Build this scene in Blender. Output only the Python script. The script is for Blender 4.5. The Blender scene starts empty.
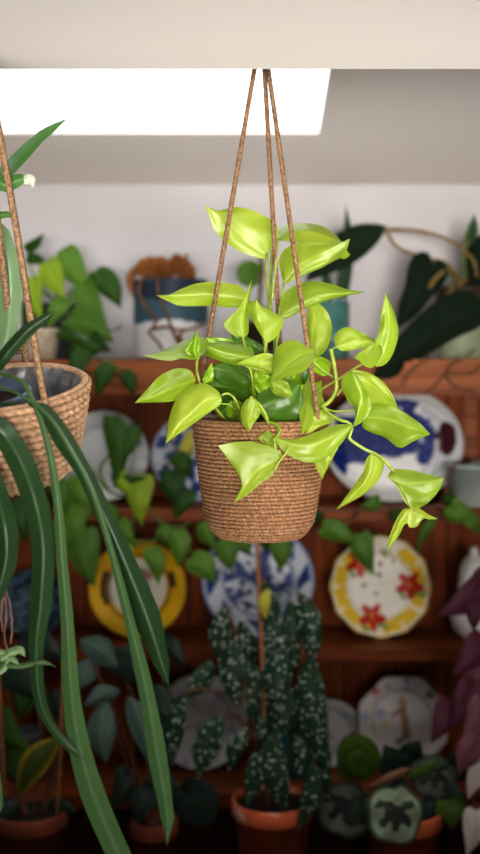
import bpy, bmesh, math, random
from mathutils import Vector, Matrix, noise
random.seed(7)
SC = bpy.context.scene
COL = SC.collection
PI = math.pi
# ------------------------------------------------------------------ camera frame
F = 1186.0            # focal length in pixels
CX, CY = 240.0, 350.0 # principal point (level camera, shifted lens)
Z0 = 1.75             # camera height
def P(px, py, D):
    return Vector(((px - CX) / F * D, D, Z0 - (py - CY) / F * D))
def srgb(c):
    out = []
    for v in c[:3]:
        v = v / 255.0
        out.append(v / 12.92 if v <= .04045 else ((v + .055) / 1.055) ** 2.4)
    return tuple(out)
# ------------------------------------------------------------------ materials
def _new(name):
    m = bpy.data.materials.new(name); m.use_nodes = True
    nt = m.node_tree
    return m, nt, nt.nodes['Principled BSDF'], nt.nodes['Material Output']
def _n(nt, t, **kw):
    n = nt.nodes.new(t)
    for k, v in kw.items(): setattr(n, k, v)
    return n
def noise_mat(name, c1, c2, scale=8, rough=.6, bump=0, bscale=60, stretch=(1, 1, 1), metal=0, spec=.4, detail=5, lo=.35, hi=.65, cavity_shade=False):
    m, nt, b, o = _new(name)
    tc = _n(nt, 'ShaderNodeTexCoord'); mp = _n(nt, 'ShaderNodeMapping'); mp.inputs['Scale'].default_value = stretch
    nt.links.new(tc.outputs['Object'], mp.inputs['Vector'])
    nz = _n(nt, 'ShaderNodeTexNoise'); nz.inputs['Scale'].default_value = scale; nz.inputs['Detail'].default_value = detail
    nt.links.new(mp.outputs['Vector'], nz.inputs['Vector'])
    cr = _n(nt, 'ShaderNodeValToRGB')
    cr.color_ramp.elements[0].position = lo; cr.color_ramp.elements[1].position = hi
    cr.color_ramp.elements[0].color = srgb(c1) + (1,); cr.color_ramp.elements[1].color = srgb(c2) + (1,)
    nt.links.new(nz.outputs['Fac'], cr.inputs['Fac'])
    if cavity_shade:
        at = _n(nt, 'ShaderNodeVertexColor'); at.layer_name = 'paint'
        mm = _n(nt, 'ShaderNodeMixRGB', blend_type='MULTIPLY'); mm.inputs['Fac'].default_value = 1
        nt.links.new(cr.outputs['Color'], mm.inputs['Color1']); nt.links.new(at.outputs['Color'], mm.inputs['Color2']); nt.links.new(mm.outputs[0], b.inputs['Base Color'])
    else: nt.links.new(cr.outputs['Color'], b.inputs['Base Color'])
    b.inputs['Roughness'].default_value = rough; b.inputs['Metallic'].default_value = metal
    b.inputs['Specular IOR Level'].default_value = spec
    if bump:
        n2 = _n(nt, 'ShaderNodeTexNoise'); n2.inputs['Scale'].default_value = bscale; n2.inputs['Detail'].default_value = 4
        nt.links.new(mp.outputs['Vector'], n2.inputs['Vector'])
        bp = _n(nt, 'ShaderNodeBump'); bp.inputs['Strength'].default_value = bump; bp.inputs['Distance'].default_value = .004
        nt.links.new(n2.outputs['Fac'], bp.inputs['Height']); nt.links.new(bp.outputs['Normal'], b.inputs['Normal'])
    return m
def leaf_mat(name, c1, c2, rib, rough=.38, trans=.35, vein=.25, spec=.5, spots=None, tcol=None, edge=None, ribk=.3):
    """leaf: UV.x runs across the blade, UV.y from stalk to tip"""
    m, nt, b, o = _new(name)
    L = nt.links.new
    uv = _n(nt, 'ShaderNodeUVMap'); sx = _n(nt, 'ShaderNodeSeparateXYZ'); L(uv.outputs['UV'], sx.inputs[0])
    tc = _n(nt, 'ShaderNodeTexCoord'); nz = _n(nt, 'ShaderNodeTexNoise')
    nz.inputs['Scale'].default_value = 45; nz.inputs['Detail'].default_value = 3; L(tc.outputs['Object'], nz.inputs['Vector'])
    oi = _n(nt, 'ShaderNodeObjectInfo')
    ad = _n(nt, 'ShaderNodeMath', operation='MULTIPLY_ADD'); L(oi.outputs['Random'], ad.inputs[0]); ad.inputs[1].default_value = .7
    mu = _n(nt, 'ShaderNodeMath', operation='MULTIPLY'); L(nz.outputs['Fac'], mu.inputs[0]); mu.inputs[1].default_value = .5
    L(mu.outputs[0], ad.inputs[2])
    mix = _n(nt, 'ShaderNodeMixRGB'); L(ad.outputs[0], mix.inputs['Fac'])
    mix.inputs['Color1'].default_value = srgb(c1) + (1,); mix.inputs['Color2'].default_value = srgb(c2) + (1,)
    # distance from midrib
    s1 = _n(nt, 'ShaderNodeMath', operation='SUBTRACT'); L(sx.outputs['X'], s1.inputs[0]); s1.inputs[1].default_value = .5
    a1 = _n(nt, 'ShaderNodeMath', operation='ABSOLUTE'); L(s1.outputs[0], a1.inputs[0])
    rb = _n(nt, 'ShaderNodeMapRange'); L(a1.outputs[0], rb.inputs['Value'])
    rb.inputs['From Min'].default_value = .012; rb.inputs['From Max'].default_value = .05
    rb.inputs['To Min'].default_value = ribk; rb.inputs['To Max'].default_value = 0
    # side veins: sin((v - |u|*0.5)*k)
    sub = _n(nt, 'ShaderNodeMath', operation='MULTIPLY_ADD'); L(a1.outputs[0], sub.inputs[0]); sub.inputs[1].default_value = -.55; L(sx.outputs['Y'], sub.inputs[2])
    k = _n(nt, 'ShaderNodeMath', operation='MULTIPLY'); L(sub.outputs[0], k.inputs[0]); k.inputs[1].default_value = 62
    sn = _n(nt, 'ShaderNodeMath', operation='SINE'); L(k.outputs[0], sn.inputs[0])
    vr = _n(nt, 'ShaderNodeMapRange'); L(sn.outputs[0], vr.inputs['Value'])
    vr.inputs['From Min'].default_value = .6; vr.inputs['From Max'].default_value = 1; vr.inputs['To Min'].default_value = 0; vr.inputs['To Max'].default_value = vein
    mx = _n(nt, 'ShaderNodeMath', operation='MAXIMUM'); L(rb.outputs[0], mx.inputs[0]); L(vr.outputs[0], mx.inputs[1])
    m2 = _n(nt, 'ShaderNodeMixRGB'); L(mx.outputs[0], m2.inputs['Fac']); L(mix.outputs[0], m2.inputs['Color1']); m2.inputs['Color2'].default_value = srgb(rib) + (1,)
    colr = m2.outputs[0]
    if edge:
        er = _n(nt, 'ShaderNodeMapRange'); L(a1.outputs[0], er.inputs['Value'])
        er.inputs['From Min'].default_value = .25; er.inputs['From Max'].default_value = .5
        em = _n(nt, 'ShaderNodeMixRGB'); L(er.outputs[0], em.inputs['Fac']); L(colr, em.inputs['Color1']); em.inputs['Color2'].default_value = srgb(edge) + (1,)
        colr = em.outputs[0]
    if spots:
        vo = _n(nt, 'ShaderNodeTexVoronoi'); vo.inputs['Scale'].default_value = spots[1]; vo.inputs['Randomness'].default_value = .8
        L(tc.outputs['Object'], vo.inputs['Vector'])
        sr = _n(nt, 'ShaderNodeMapRange'); L(vo.outputs['Distance'], sr.inputs['Value'])
        sr.inputs['From Min'].default_value = spots[2]; sr.inputs['From Max'].default_value = spots[2] + .08
        sr.inputs['To Min'].default_value = 1; sr.inputs['To Max'].default_value = 0
        sm = _n(nt, 'ShaderNodeMixRGB'); L(sr.outputs[0], sm.inputs['Fac']); L(colr, sm.inputs['Color1']); sm.inputs['Color2'].default_value = srgb(spots[0]) + (1,)
        colr = sm.outputs[0]
    L(colr, b.inputs['Base Color']); b.inputs['Roughness'].default_value = rough; b.inputs['Specular IOR Level'].default_value = spec
    bp = _n(nt, 'ShaderNodeBump'); bp.inputs['Strength'].default_value = .25; bp.inputs['Distance'].default_value = .002; bp.invert = True
    L(mx.outputs[0], bp.inputs['Height']); L(bp.outputs['Normal'], b.inputs['Normal'])
    tr = _n(nt, 'ShaderNodeBsdfTranslucent')
    if tcol: tr.inputs['Color'].default_value = srgb(tcol) + (1,)
    else: L(colr, tr.inputs['Color'])
    ms = _n(nt, 'ShaderNodeMixShader'); ms.inputs['Fac'].default_value = trans
    L(b.outputs[0], ms.inputs[1]); L(tr.outputs[0], ms.inputs[2]); L(ms.outputs[0], o.inputs['Surface'])
    return m
def painted_mat(name, rough=.4, spec=.15):
    m, nt, b, o = _new(name)
    at = _n(nt, 'ShaderNodeVertexColor'); at.layer_name = 'paint'
    nt.links.new(at.outputs['Color'], b.inputs['Base Color']); b.inputs['Roughness'].default_value = rough
    b.inputs['Specular IOR Level'].default_value = spec
    return m
def wood_mat(name, dark, light, grain=(1, 1, 1), scale=6, rough=.45, planks=None):
    m, nt, b, o = _new(name); L = nt.links.new
    tc = _n(nt, 'ShaderNodeTexCoord'); mp = _n(nt, 'ShaderNodeMapping'); mp.inputs['Scale'].default_value = grain
    L(tc.outputs['Object'], mp.inputs['Vector'])
    nz = _n(nt, 'ShaderNodeTexNoise'); nz.inputs['Scale'].default_value = scale; nz.inputs['Detail'].default_value = 6; nz.inputs['Distortion'].default_value = .6
    L(mp.outputs[0], nz.inputs['Vector'])
    cr = _n(nt, 'ShaderNodeValToRGB'); cr.color_ramp.elements[0].position = .3; cr.color_ramp.elements[1].position = .7
    cr.color_ramp.elements[0].color = srgb(dark) + (1,); cr.color_ramp.elements[1].color = srgb(light) + (1,)
    L(nz.outputs['Fac'], cr.inputs['Fac'])
    c = cr.outputs['Color']
    if planks:
        sx = _n(nt, 'ShaderNodeSeparateXYZ'); L(tc.outputs['Object'], sx.inputs[0])
        dv = _n(nt, 'ShaderNodeMath', operation='DIVIDE'); L(sx.outputs['X'], dv.inputs[0]); dv.inputs[1].default_value = planks
        fr = _n(nt, 'ShaderNodeMath', operation='FRACT'); L(dv.outputs[0], fr.inputs[0])
        g = _n(nt, 'ShaderNodeMath', operation='LESS_THAN'); L(fr.outputs[0], g.inputs[0]); g.inputs[1].default_value = .035
        mx = _n(nt, 'ShaderNodeMixRGB'); L(g.outputs[0], mx.inputs['Fac']); L(c, mx.inputs['Color1']); mx.inputs['Color2'].default_value = srgb((22, 10, 4)) + (1,)
        c = mx.outputs[0]
    L(c, b.inputs['Base Color']); b.inputs['Roughness'].default_value = rough; b.inputs['Specular IOR Level'].default_value = .12
    bp = _n(nt, 'ShaderNodeBump'); bp.inputs['Strength'].default_value = .15; bp.inputs['Distance'].default_value = .003
    L(nz.outputs['Fac'], bp.inputs['Height']); L(bp.outputs[0], b.inputs['Normal'])
    return m
M = {}
M['plaster'] = noise_mat('ceiling_plaster', (222, 215, 208), (228, 221, 214), 1.2, .85, .04, 30)
M['wallpaint'] = noise_mat('wall_paint', (192, 187, 187), (198, 193, 193), 1.0, .85, .04, 30)
M['sidewall'] = noise_mat('side_wall_paint', (120, 108, 98), (130, 118, 108), 1.0, .9)
M['floor'] = wood_mat('floor_boards', (70, 42, 24), (110, 70, 42), (2, .3, 1), 5, .5, planks=.12)
M['dresser'] = wood_mat('dresser_wood', (92, 42, 16), (140, 72, 32), (1, 6, 6), 5, .4)
M['dresser_front'] = wood_mat('dresser_shelf_edge', (106, 58, 30), (168, 102, 60), (.8, 8, 10), 4, .45)
M['dresser_back'] = wood_mat('dresser_back_boards', (104, 46, 8), (148, 72, 16), (8, 1, .7), 4, .5, planks=.135)
M['dresser_low'] = wood_mat('dresser_base_wood', (46, 24, 12), (78, 44, 24), (6, 1, .8), 4, .5)
M['frame'] = noise_mat('window_frame_paint', (225, 225, 225), (235, 235, 235), 3, .5)
M['rope'] = noise_mat('jute_rope', (106, 80, 58), (168, 136, 106), 260, .9, .6, 500, spec=.1)
M['rope2'] = noise_mat('pale_jute_rope', (122, 94, 68), (182, 152, 120), 260, .9, .6, 500, spec=.1)
M['seagrass'] = noise_mat('seagrass_weave', (120, 86, 62), (194, 154, 118), 190, .85, .7, 420, (1, 1, 2.5), spec=.1, detail=4, lo=.25, hi=.75, cavity_shade=True)
M['seagrass2'] = noise_mat('pale_seagrass_weave', (150, 114, 86), (228, 194, 160), 150, .85, .7, 380, (1, 1, 2.5), spec=.1, detail=4, lo=.2, hi=.8, cavity_shade=True)
M['liner'] = noise_mat('plastic_liner', (92, 90, 92), (150, 150, 152), 30, .3, .6, 40, spec=.6)
M['greyplastic'] = noise_mat('grey_blue_plastic', (74, 84, 104), (92, 102, 120), 20, .35)
M['soil'] = noise_mat('potting_soil', (18, 11, 7), (52, 34, 24), 120, .95, 1, 200)
M['hook'] = noise_mat('brushed_metal', (120, 118, 112), (150, 148, 142), 40, .3, metal=1)
M['terracotta'] = noise_mat('terracotta', (166, 78, 44), (204, 108, 66), 18, .8, .3, 60)
M['terracotta_dark'] = noise_mat('dark_terracotta', (108, 52, 32), (140, 70, 44), 18, .85, .3, 60)
M['terracotta_chalk'] = noise_mat('chalky_terracotta', (210, 106, 64), (232, 196, 178), 22, .85, .3, 60, lo=.5, hi=.72)
M['slate_pot'] = noise_mat('slate_pot_glaze', (52, 56, 66), (74, 78, 88), 8, .5)
M['teal_pot'] = noise_mat('teal_pot_glaze', (66, 108, 104), (94, 136, 126), 14, .3)
M['green_pot'] = noise_mat('grey_green_glaze', (110, 122, 104), (156, 162, 140), 12, .35)
M['silver_pot'] = noise_mat('silver_green_glaze', (150, 160, 154), (178, 186, 178), 12, .35)
M['brown_pot'] = noise_mat('brown_pot_glaze', (60, 50, 44), (80, 68, 58), 12, .4)
M['white_china'] = noise_mat('white_china', (222, 220, 216), (232, 230, 226), 6, .25)
M['teal_china'] = noise_mat('teal_china', (30, 92, 96), (44, 112, 114), 9, .3)
M['white_wicker'] = noise_mat('white_wicker', (160, 140, 116), (224, 208, 186), 120, .8, .8, 200, cavity_shade=True)
M['bamboo'] = noise_mat('bamboo_cane', (140, 92, 52), (172, 118, 74), 60, .6)
M['painted'] = painted_mat('painted_china')
M['painted_matt'] = painted_mat('painted_stoneware', .45)
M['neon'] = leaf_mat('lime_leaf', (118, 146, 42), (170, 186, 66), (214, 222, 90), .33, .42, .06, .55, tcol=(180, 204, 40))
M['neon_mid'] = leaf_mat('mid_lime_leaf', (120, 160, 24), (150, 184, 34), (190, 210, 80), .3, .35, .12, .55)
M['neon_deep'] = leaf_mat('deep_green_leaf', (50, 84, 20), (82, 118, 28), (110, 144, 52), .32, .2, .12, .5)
M['neon_stem'] = noise_mat('lime_stalk', (118, 136, 48), (160, 172, 78), 60, .45)
M['green_stem'] = noise_mat('green_stalk', (74, 92, 36), (104, 120, 50), 60, .5)
M['brown_stem'] = noise_mat('brown_stalk', (78, 50, 32), (120, 80, 50), 60, .6)
M['orange_stem'] = noise_mat('ochre_stalk', (112, 92, 48), (140, 114, 64), 60, .6)
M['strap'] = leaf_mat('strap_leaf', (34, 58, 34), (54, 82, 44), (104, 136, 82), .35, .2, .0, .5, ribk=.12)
M['strap_paler'] = leaf_mat('paler_strap_leaf', (66, 94, 56), (86, 116, 70), (60, 84, 50), .4, .3, .0, .5, ribk=.12)  # a paler green for some of the blades
M['strap_pale'] = leaf_mat('pale_strap_leaf', (120, 150, 112), (150, 178, 128), (170, 196, 150), .35, .35, .0, .5)
M['strap_bright'] = leaf_mat('bright_strap_leaf', (84, 132, 64), (120, 162, 92), (156, 188, 128), .35, .4, .0, .5)
M['white_tip'] = leaf_mat('white_leaf_tip', (196, 204, 180), (214, 220, 200), (214, 220, 200), .4, .3, .0)
M['heart_dark'] = leaf_mat('dark_heart_leaf', (36, 66, 24), (62, 96, 30), (70, 104, 40), .45, .25, .05, spec=.2)
M['heart_mid'] = leaf_mat('green_heart_leaf', (72, 106, 38), (102, 138, 50), (120, 150, 66), .45, .3, .05, spec=.2)
M['heart_light'] = leaf_mat('yellow_green_heart_leaf', (126, 150, 36), (154, 176, 50), (170, 190, 80), .45, .35, .05, spec=.2)
M['anthurium'] = leaf_mat('blackish_green_leaf', (18, 30, 20), (30, 44, 28), (44, 60, 38), .65, .1, .1, spec=.08)
M['anthurium_green'] = leaf_mat('dark_narrow_leaf', (38, 62, 36), (50, 78, 42), (66, 92, 52), .4, .15, .0, spec=.2)
M['spotted'] = leaf_mat('spotted_begonia_leaf', (24, 46, 30), (40, 66, 42), (60, 84, 56), .4, .12, .0, spots=((166, 176, 166), 92, .25), spec=.2)
M['spotted_yellow'] = leaf_mat('yellowing_leaf', (170, 160, 50), (190, 180, 70), (200, 190, 90), .45, .3)
M['silver_leaf'] = leaf_mat('silver_marked_leaf', (58, 80, 70), (88, 110, 100), (158, 174, 164), .4, .12, .6, spec=.2)
M['gold_leaf'] = leaf_mat('gold_edged_leaf', (62, 80, 24), (90, 98, 30), (50, 72, 24), .45, .2, .2, edge=(166, 142, 44), spec=.2)
M['slate_leaf'] = leaf_mat('slate_green_leaf', (30, 42, 36), (48, 62, 52), (56, 70, 60), .4, .1, .1, spec=.2)
M['purple'] = leaf_mat('purple_leaf', (70, 30, 46), (104, 50, 70), (50, 22, 34), .5, .2, .3, spec=.2)
M['pink'] = leaf_mat('dusty_pink_leaf', (116, 66, 82), (152, 104, 114), (80, 46, 58), .5, .25, .3, spec=.2)
M['pale_pink'] = leaf_mat('white_pink_leaf', (214, 196, 190), (230, 220, 212), (190, 150, 150), .5, .25, .1)
M['moss_leaf'] = leaf_mat('mossy_leaf', (58, 84, 20), (80, 104, 26), (30, 44, 14), .5, .2, .5, spec=.2)
M['dried'] = leaf_mat('dried_orange_leaf', (112, 70, 34), (172, 108, 48), (80, 50, 24), .7, .3, .1)
M['dried_pink'] = leaf_mat('dried_pinkish_leaf', (150, 104, 84), (176, 128, 104), (130, 86, 70), .7, .3, .1)
M['root'] = noise_mat('pinkish_root', (92, 66, 58), (136, 104, 92), 60, .7)

def glass_mat():
    m, nt, b, o = _new('skylight_glass'); L = nt.links.new
    tr = _n(nt, 'ShaderNodeBsdfTransparent'); gl = _n(nt, 'ShaderNodeBsdfGlossy'); gl.inputs['Roughness'].default_value = .05
    tr.inputs['Color'].default_value = (.96, .98, 1, 1)
    ms = _n(nt, 'ShaderNodeMixShader'); ms.inputs['Fac'].default_value = .04
    L(tr.outputs[0], ms.inputs[1]); L(gl.outputs[0], ms.inputs[2]); L(ms.outputs[0], o.inputs['Surface'])
    return m
M['glass'] = glass_mat()
# ------------------------------------------------------------------ mesh builder
class MB:
    def __init__(s): s.v = []; s.f = []; s.uv = {}; s.c = {}; s.mi = []
    def add(s, verts, faces, uvs=None, cols=None, mi=0):
        o = len(s.v); s.v += [Vector(v) for v in verts]
        for f in faces: s.f.append(tuple(i + o for i in f)); s.mi.append(mi)
        if uvs:
            for i, u in enumerate(uvs): s.uv[o + i] = u
        if cols:
            for i, c in enumerate(cols): s.c[o + i] = c
        return s
    def grid(s, rows, closed=False, uvs=None, cols=None, mi=0):
        n, m = len(rows), len(rows[0]); vs = [p for r in rows for p in r]; fs = []
        for i in range(n - 1):
            for j in range(m if closed else m - 1):
                k = (j + 1) % m
                fs.append((i * m + j, i * m + k, (i + 1) * m + k, (i + 1) * m + j))
        return s.add(vs, fs, uvs, cols, mi)
    def box(s, a, b, mi=0, bev=.0):
        (x0, y0, z0), (x1, y1, z1) = a, b
        if bev:
            bm = bmesh.new(); bmesh.ops.create_cube(bm, size=1)
            for v in bm.verts:
                v.co = Vector(((x0 + x1) / 2 + v.co.x * (x1 - x0), (y0 + y1) / 2 + v.co.y * (y1 - y0), (z0 + z1) / 2 + v.co.z * (z1 - z0)))
            bmesh.ops.bevel(bm, geom=bm.edges[:], offset=bev, segments=2, affect='EDGES')
            bm.verts.index_update()
            s.add([v.co.copy() for v in bm.verts], [[v.index for v in f.verts] for f in bm.faces], mi=mi); bm.free(); return s
        vs = [(x0, y0, z0), (x1, y0, z0), (x1, y1, z0), (x0, y1, z0), (x0, y0, z1), (x1, y0, z1), (x1, y1, z1), (x0, y1, z1)]
        return s.add(vs, [(0, 3, 2, 1), (4, 5, 6, 7), (0, 1, 5, 4), (1, 2, 6, 5), (2, 3, 7, 6), (3, 0, 4, 7)], mi=mi)
    def tube(s, pts, r, seg=8, mi=0, r1=None, cap=True):
        pts = [Vector(p) for p in pts]; n = len(pts); rows = []
        up = Vector((0.13, 0.97, 0.2)).normalized()
        for i, p in enumerate(pts):
            t = (pts[min(i + 1, n - 1)] - pts[max(i - 1, 0)]).normalized()
            a = t.cross(up)
            if a.length < 1e-3: a = t.cross(Vector((1, 0, 0)))
            a.normalize(); b = t.cross(a)
            k = i / max(n - 1, 1); rr = r if r1 is None else r + (r1 - r) * k
            rows.append([p + (a * math.cos(2 * PI * j / seg) + b * math.sin(2 * PI * j / seg)) * rr for j in range(seg)])
        o = len(s.v); s.grid(rows, True, mi=mi)
        if cap:
            s.f.append(tuple(o + j for j in range(seg))[::-1]); s.mi.append(mi)
            s.f.append(tuple(o + (n - 1) * seg + j for j in range(seg))); s.mi.append(mi)
        return s
    def lathe(s, prof, c, seg=48, mi=0, rot=None, rfun=None, colf=None):
        """prof: (radius, height)"""
        rows = []; cols = [] if colf else None
        for (r, h) in prof:
            row = []
            for j in range(seg):
                th = 2 * PI * j / seg; rr = r * (rfun(th, h) if rfun else 1)
                p = Vector((rr * math.cos(th), rr * math.sin(th), h))
                if colf: cols.append(colf(p.x, p.y, h, th))
                if rot: p = rot @ p
                row.append(p + Vector(c))
            rows.append(row)
        return s.grid(rows, True, cols=cols, mi=mi)
    def build(s, name, mats, parent=None, origin=None, smooth=True):
        if not isinstance(mats, (list, tuple)): mats = [mats]
        off = Vector((0, 0, 0))
        if parent is not None:
            r = parent
            while r.parent: r = r.parent
            off = Vector(r['origin_'])
        elif origin is not None: off = Vector(origin)
        me = bpy.data.meshes.new(name)
        me.from_pydata([tuple(v - off) for v in s.v], [], s.f)
        for m in mats: me.materials.append(m)
        me.polygons.foreach_set('material_index', s.mi)
        if smooth: me.polygons.foreach_set('use_smooth', [True] * len(me.polygons))
        if s.uv:
            ul = me.uv_layers.new(name='UVMap')
            for lp in me.loops:
                ul.data[lp.index].uv = s.uv.get(lp.vertex_index, (0.5, 0.5))
        if s.c:
            ca = me.color_attributes.new('paint', 'FLOAT_COLOR', 'POINT')
            for i in range(len(me.vertices)):
                ca.data[i].color = tuple(s.c.get(i, (1, 1, 1))) + (1,)
        me.update()
        o = bpy.data.objects.new(name, me); COL.objects.link(o)
        if parent is not None: o.parent = parent
        elif origin is not None: o.location = off
        return o
ROOTS = []
def thing(name, label, cat, loc, group=None):
    o = bpy.data.objects.new(name, None); COL.objects.link(o); o.location = Vector(loc)
    o.empty_display_size = .05
    o['label'] = label; o['category'] = cat; o['origin_'] = tuple(loc)
    if group: o['group'] = group
    ROOTS.append(o); return o
def tag(o, label, cat, group=None):
    o['label'] = label; o['category'] = cat
    if group: o['group'] = group
    return o
def struct(o): o['kind'] = 'structure'; return o
# ------------------------------------------------------------------ curves & leaves
def resample(pts, n, smooth=True):
    pts = [Vector(p) for p in pts]
    dense = []
    if smooth and len(pts) > 2:
        for i in range(len(pts) - 1):
            p0 = pts[max(i - 1, 0)]; p1 = pts[i]; p2 = pts[i + 1]; p3 = pts[min(i + 2, len(pts) - 1)]
            for k in range(12):
                t = k / 12
                dense.append(.5 * ((2 * p1) + (p2 - p0) * t + (2 * p0 - 5 * p1 + 4 * p2 - p3) * t * t + (3 * p1 - p0 - 3 * p2 + p3) * t ** 3))
        dense.append(pts[-1])
    else:
        dense = pts
    L = [0]
    for a, b in zip(dense, dense[1:]): L.append(L[-1] + (b - a).length)
    out = []; j = 0
    for i in range(n):
        s = L[-1] * i / (n - 1)
        while j < len(L) - 2 and L[j + 1] < s: j += 1
        d = L[j + 1] - L[j]; t = 0 if d < 1e-9 else (s - L[j]) / d
        out.append(dense[j].lerp(dense[j + 1], min(max(t, 0), 1)))
    return out
def leaf_rows(mid, left, right, d0, d1, dl, dr, arch=0, n=18, m=5, smooth=True, bulge=.7):
    v2 = lambda p: Vector((p[0], p[1]))
    A = resample([v2(p) for p in mid], n)
    Lf = resample([v2(mid[0])] + [v2(p) for p in left] + [v2(mid[-1])], n, smooth)
    Rt = resample([v2(mid[0])] + [v2(p) for p in right] + [v2(mid[-1])], n, smooth)
    rows = []; uvs = []
    sd = random.uniform(0, 50)
    for i in range(n):
        t = i / (n - 1); dm = d0 + (d1 - d0) * t + arch * math.sin(PI * t); s = max(math.sin(PI * t), 0) ** .6
        row = []
        for j in range(-m, m + 1):
            u = abs(j) / m; E, de = (Lf[i], dl) if j < 0 else (Rt[i], dr)
            q = A[i].lerp(E, u)
            wv = noise.noise(Vector((sd, t * 4.2, j * .45))) * .0075 * s * (.25 + .75 * u)
            D = dm + de * s * (u * (1 - bulge) + u * u * bulge) + wv
            row.append(P(q.x, q.y, D)); uvs.append((.5 + .5 * j / m, t))
        rows.append(row)
    return rows, uvs
def leaf(parent, mid, left, right, d=(1.8, 1.8), fold=(.015, .015), mat='neon', arch=0, name='leaf', extra=(), smooth=True, n=18, label=None):
    kf = .8 if max(map(abs, fold)) > .04 else .55
    fold = (fold[0] * kf, fold[1] * kf)
    mb = MB()
    rows, uvs = leaf_rows(mid, left, right, d[0], d[1], fold[0], fold[1], arch, n=n, smooth=smooth)
    mb.grid(rows, uvs=uvs)
    for e in extra:
        rows, uvs = leaf_rows(*e[:3], *e[3], *e[4]); mb.grid(rows, uvs=uvs)
    o = mb.build(name, M[mat], parent)
    if label: o['label'] = label
    return o
PROF = {'heart': [(-.06, .55), (.1, .95), (.3, 1), (.5, .85), (.7, .55), (.88, .2)],
        'lance': [(.05, .3), (.2, .75), (.4, 1), (.6, .9), (.8, .52), (.93, .18)],
        'round': [(-.05, .6), (.15, .95), (.4, 1.05), (.65, .95), (.87, .6)],
        'wing': [(-.1, .5), (.05, 1), (.25, .95), (.45, .7), (.7, .55), (.9, .25)]}
def bleaf(parent, base, tip, w, D, mat, prof='heart', fold=.018, curve=.08, dtip=-.02, asym=0, label=None, n=12):
    b = Vector(base); t = Vector(tip); ax = t - b; nrm = Vector((-ax.y, ax.x)); nrm.normalize()
    cv = random.choice((-1, 1)) * curve * ax.length
    mp = lambda k: b + ax * k + nrm * cv * math.sin(PI * max(k, 0))
    mid = [tuple(mp(k)) for k in (0, .33, .66, 1)]
    Lf = [tuple(mp(k) + nrm * w * .5 * (1 + asym) * x) for k, x in PROF[prof]]
    Rt = [tuple(mp(k) - nrm * w * .5 * (1 - asym) * x) for k, x in PROF[prof]]
    s = random.choice((-1, 1))
    return leaf(parent, mid, Lf, Rt, (D, D + dtip), (fold * random.uniform(.6, 1.3), fold * random.uniform(.2, 1.1)), mat, arch=-.01, n=n, label=label)
def pipe(parent, pts, r, mat, name='stem', r1=None, n=24):
    """pts: (px, py, depth)"""
    q = resample([P(*p) for p in pts], n)
    return MB().tube(q, r, 8, r1=r1).build(name, M[mat], parent)
def rope_mb(mb, a, b, r, turns, sag=None, seg=7):
    """three twisted strands"""
    pts = [Vector(a), Vector(b)] if sag is None else [Vector(a)] + [Vector(s) for s in sag] + [Vector(b)]
    n = max(40, int(turns * 9)); c = resample(pts, n)
    for s in range(3):
        q = []
        for i, p in enumerate(c):
            t = (c[min(i + 1, n - 1)] - c[max(i - 1, 0)]).normalized()
            x = t.cross(Vector((0, 1, 0.01))).normalized(); y = t.cross(x)
            an = 2 * PI * (s / 3 + turns * i / n)
            q.append(p + (x * math.cos(an) + y * math.sin(an)) * r * .5)
        mb.tube(q, r * .6, seg)
    return mb
def plant_pot_profile(r0, r1, h, rim=.02, rimt=.006, th=.006):
    """tapered flower pot with a rim, base radius r0, top radius r1, height h; returns outer+inner profile"""
    return [(0, 0), (r0 * .9, 0), (r0, .003), (r1 - rimt, h - rim), (r1 - .001, h - rim), (r1, h - rim + .002), (r1, h - .003), (r1 - .003, h), (r1 - th, h), (r1 - th - .002, h - .02), (r0 * .8, .02), (0, .02)]
def pot(parent, c, r0, r1, h, mat, rim=.02, rimt=.006, soil=True, name='pot'):
    MB().lathe(plant_pot_profile(r0, r1, h, rim, rimt), c, 40).build(name, M[mat], parent)
    if soil:
        mb = MB(); zs = h - .014
        mb.lathe([((r1 - .008) * k / 5, zs + .004 * noise.noise(Vector((k * 3., 0, 1)))) for k in range(5, -1, -1)], c, 24)
        mb.build('soil', M['soil'], parent)
# ================================================================== ROOM
DW = 3.14                                   # back wall depth
ZW = .437; SL = .21                         # wall top (above camera) and slope of the ceiling
def zslope(D): return Z0 + ZW + SL * (DW - D)
D_S = 1.70; Z_S = Z0 + .2369 * 1.70         # edge and height of the low near ceiling
XR = 2.2
b = MB().box((-XR, -2.2, -.05), (XR, DW + .1, 0)); struct(b.build('floor', M['floor'], smooth=False))
b = MB().box((-XR, DW, 0), (XR, DW + .1, Z0 + ZW + .03)); struct(b.build('wall_back', M['wallpaint'], smooth=False))
b = MB().box((-XR - .1, -2.2, 0), (-XR, DW + .1, 3.0)); struct(b.build('wall_left', M['sidewall'], smooth=False))
b = MB().box((XR, -2.2, 0), (XR + .1, DW + .1, 3.0)); struct(b.build('wall_right', M['sidewall'], smooth=False))
b = MB().box((-XR, -2.3, 0), (XR, -2.2, 3.0)); struct(b.build('wall_front', M['sidewall'], smooth=False))
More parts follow.
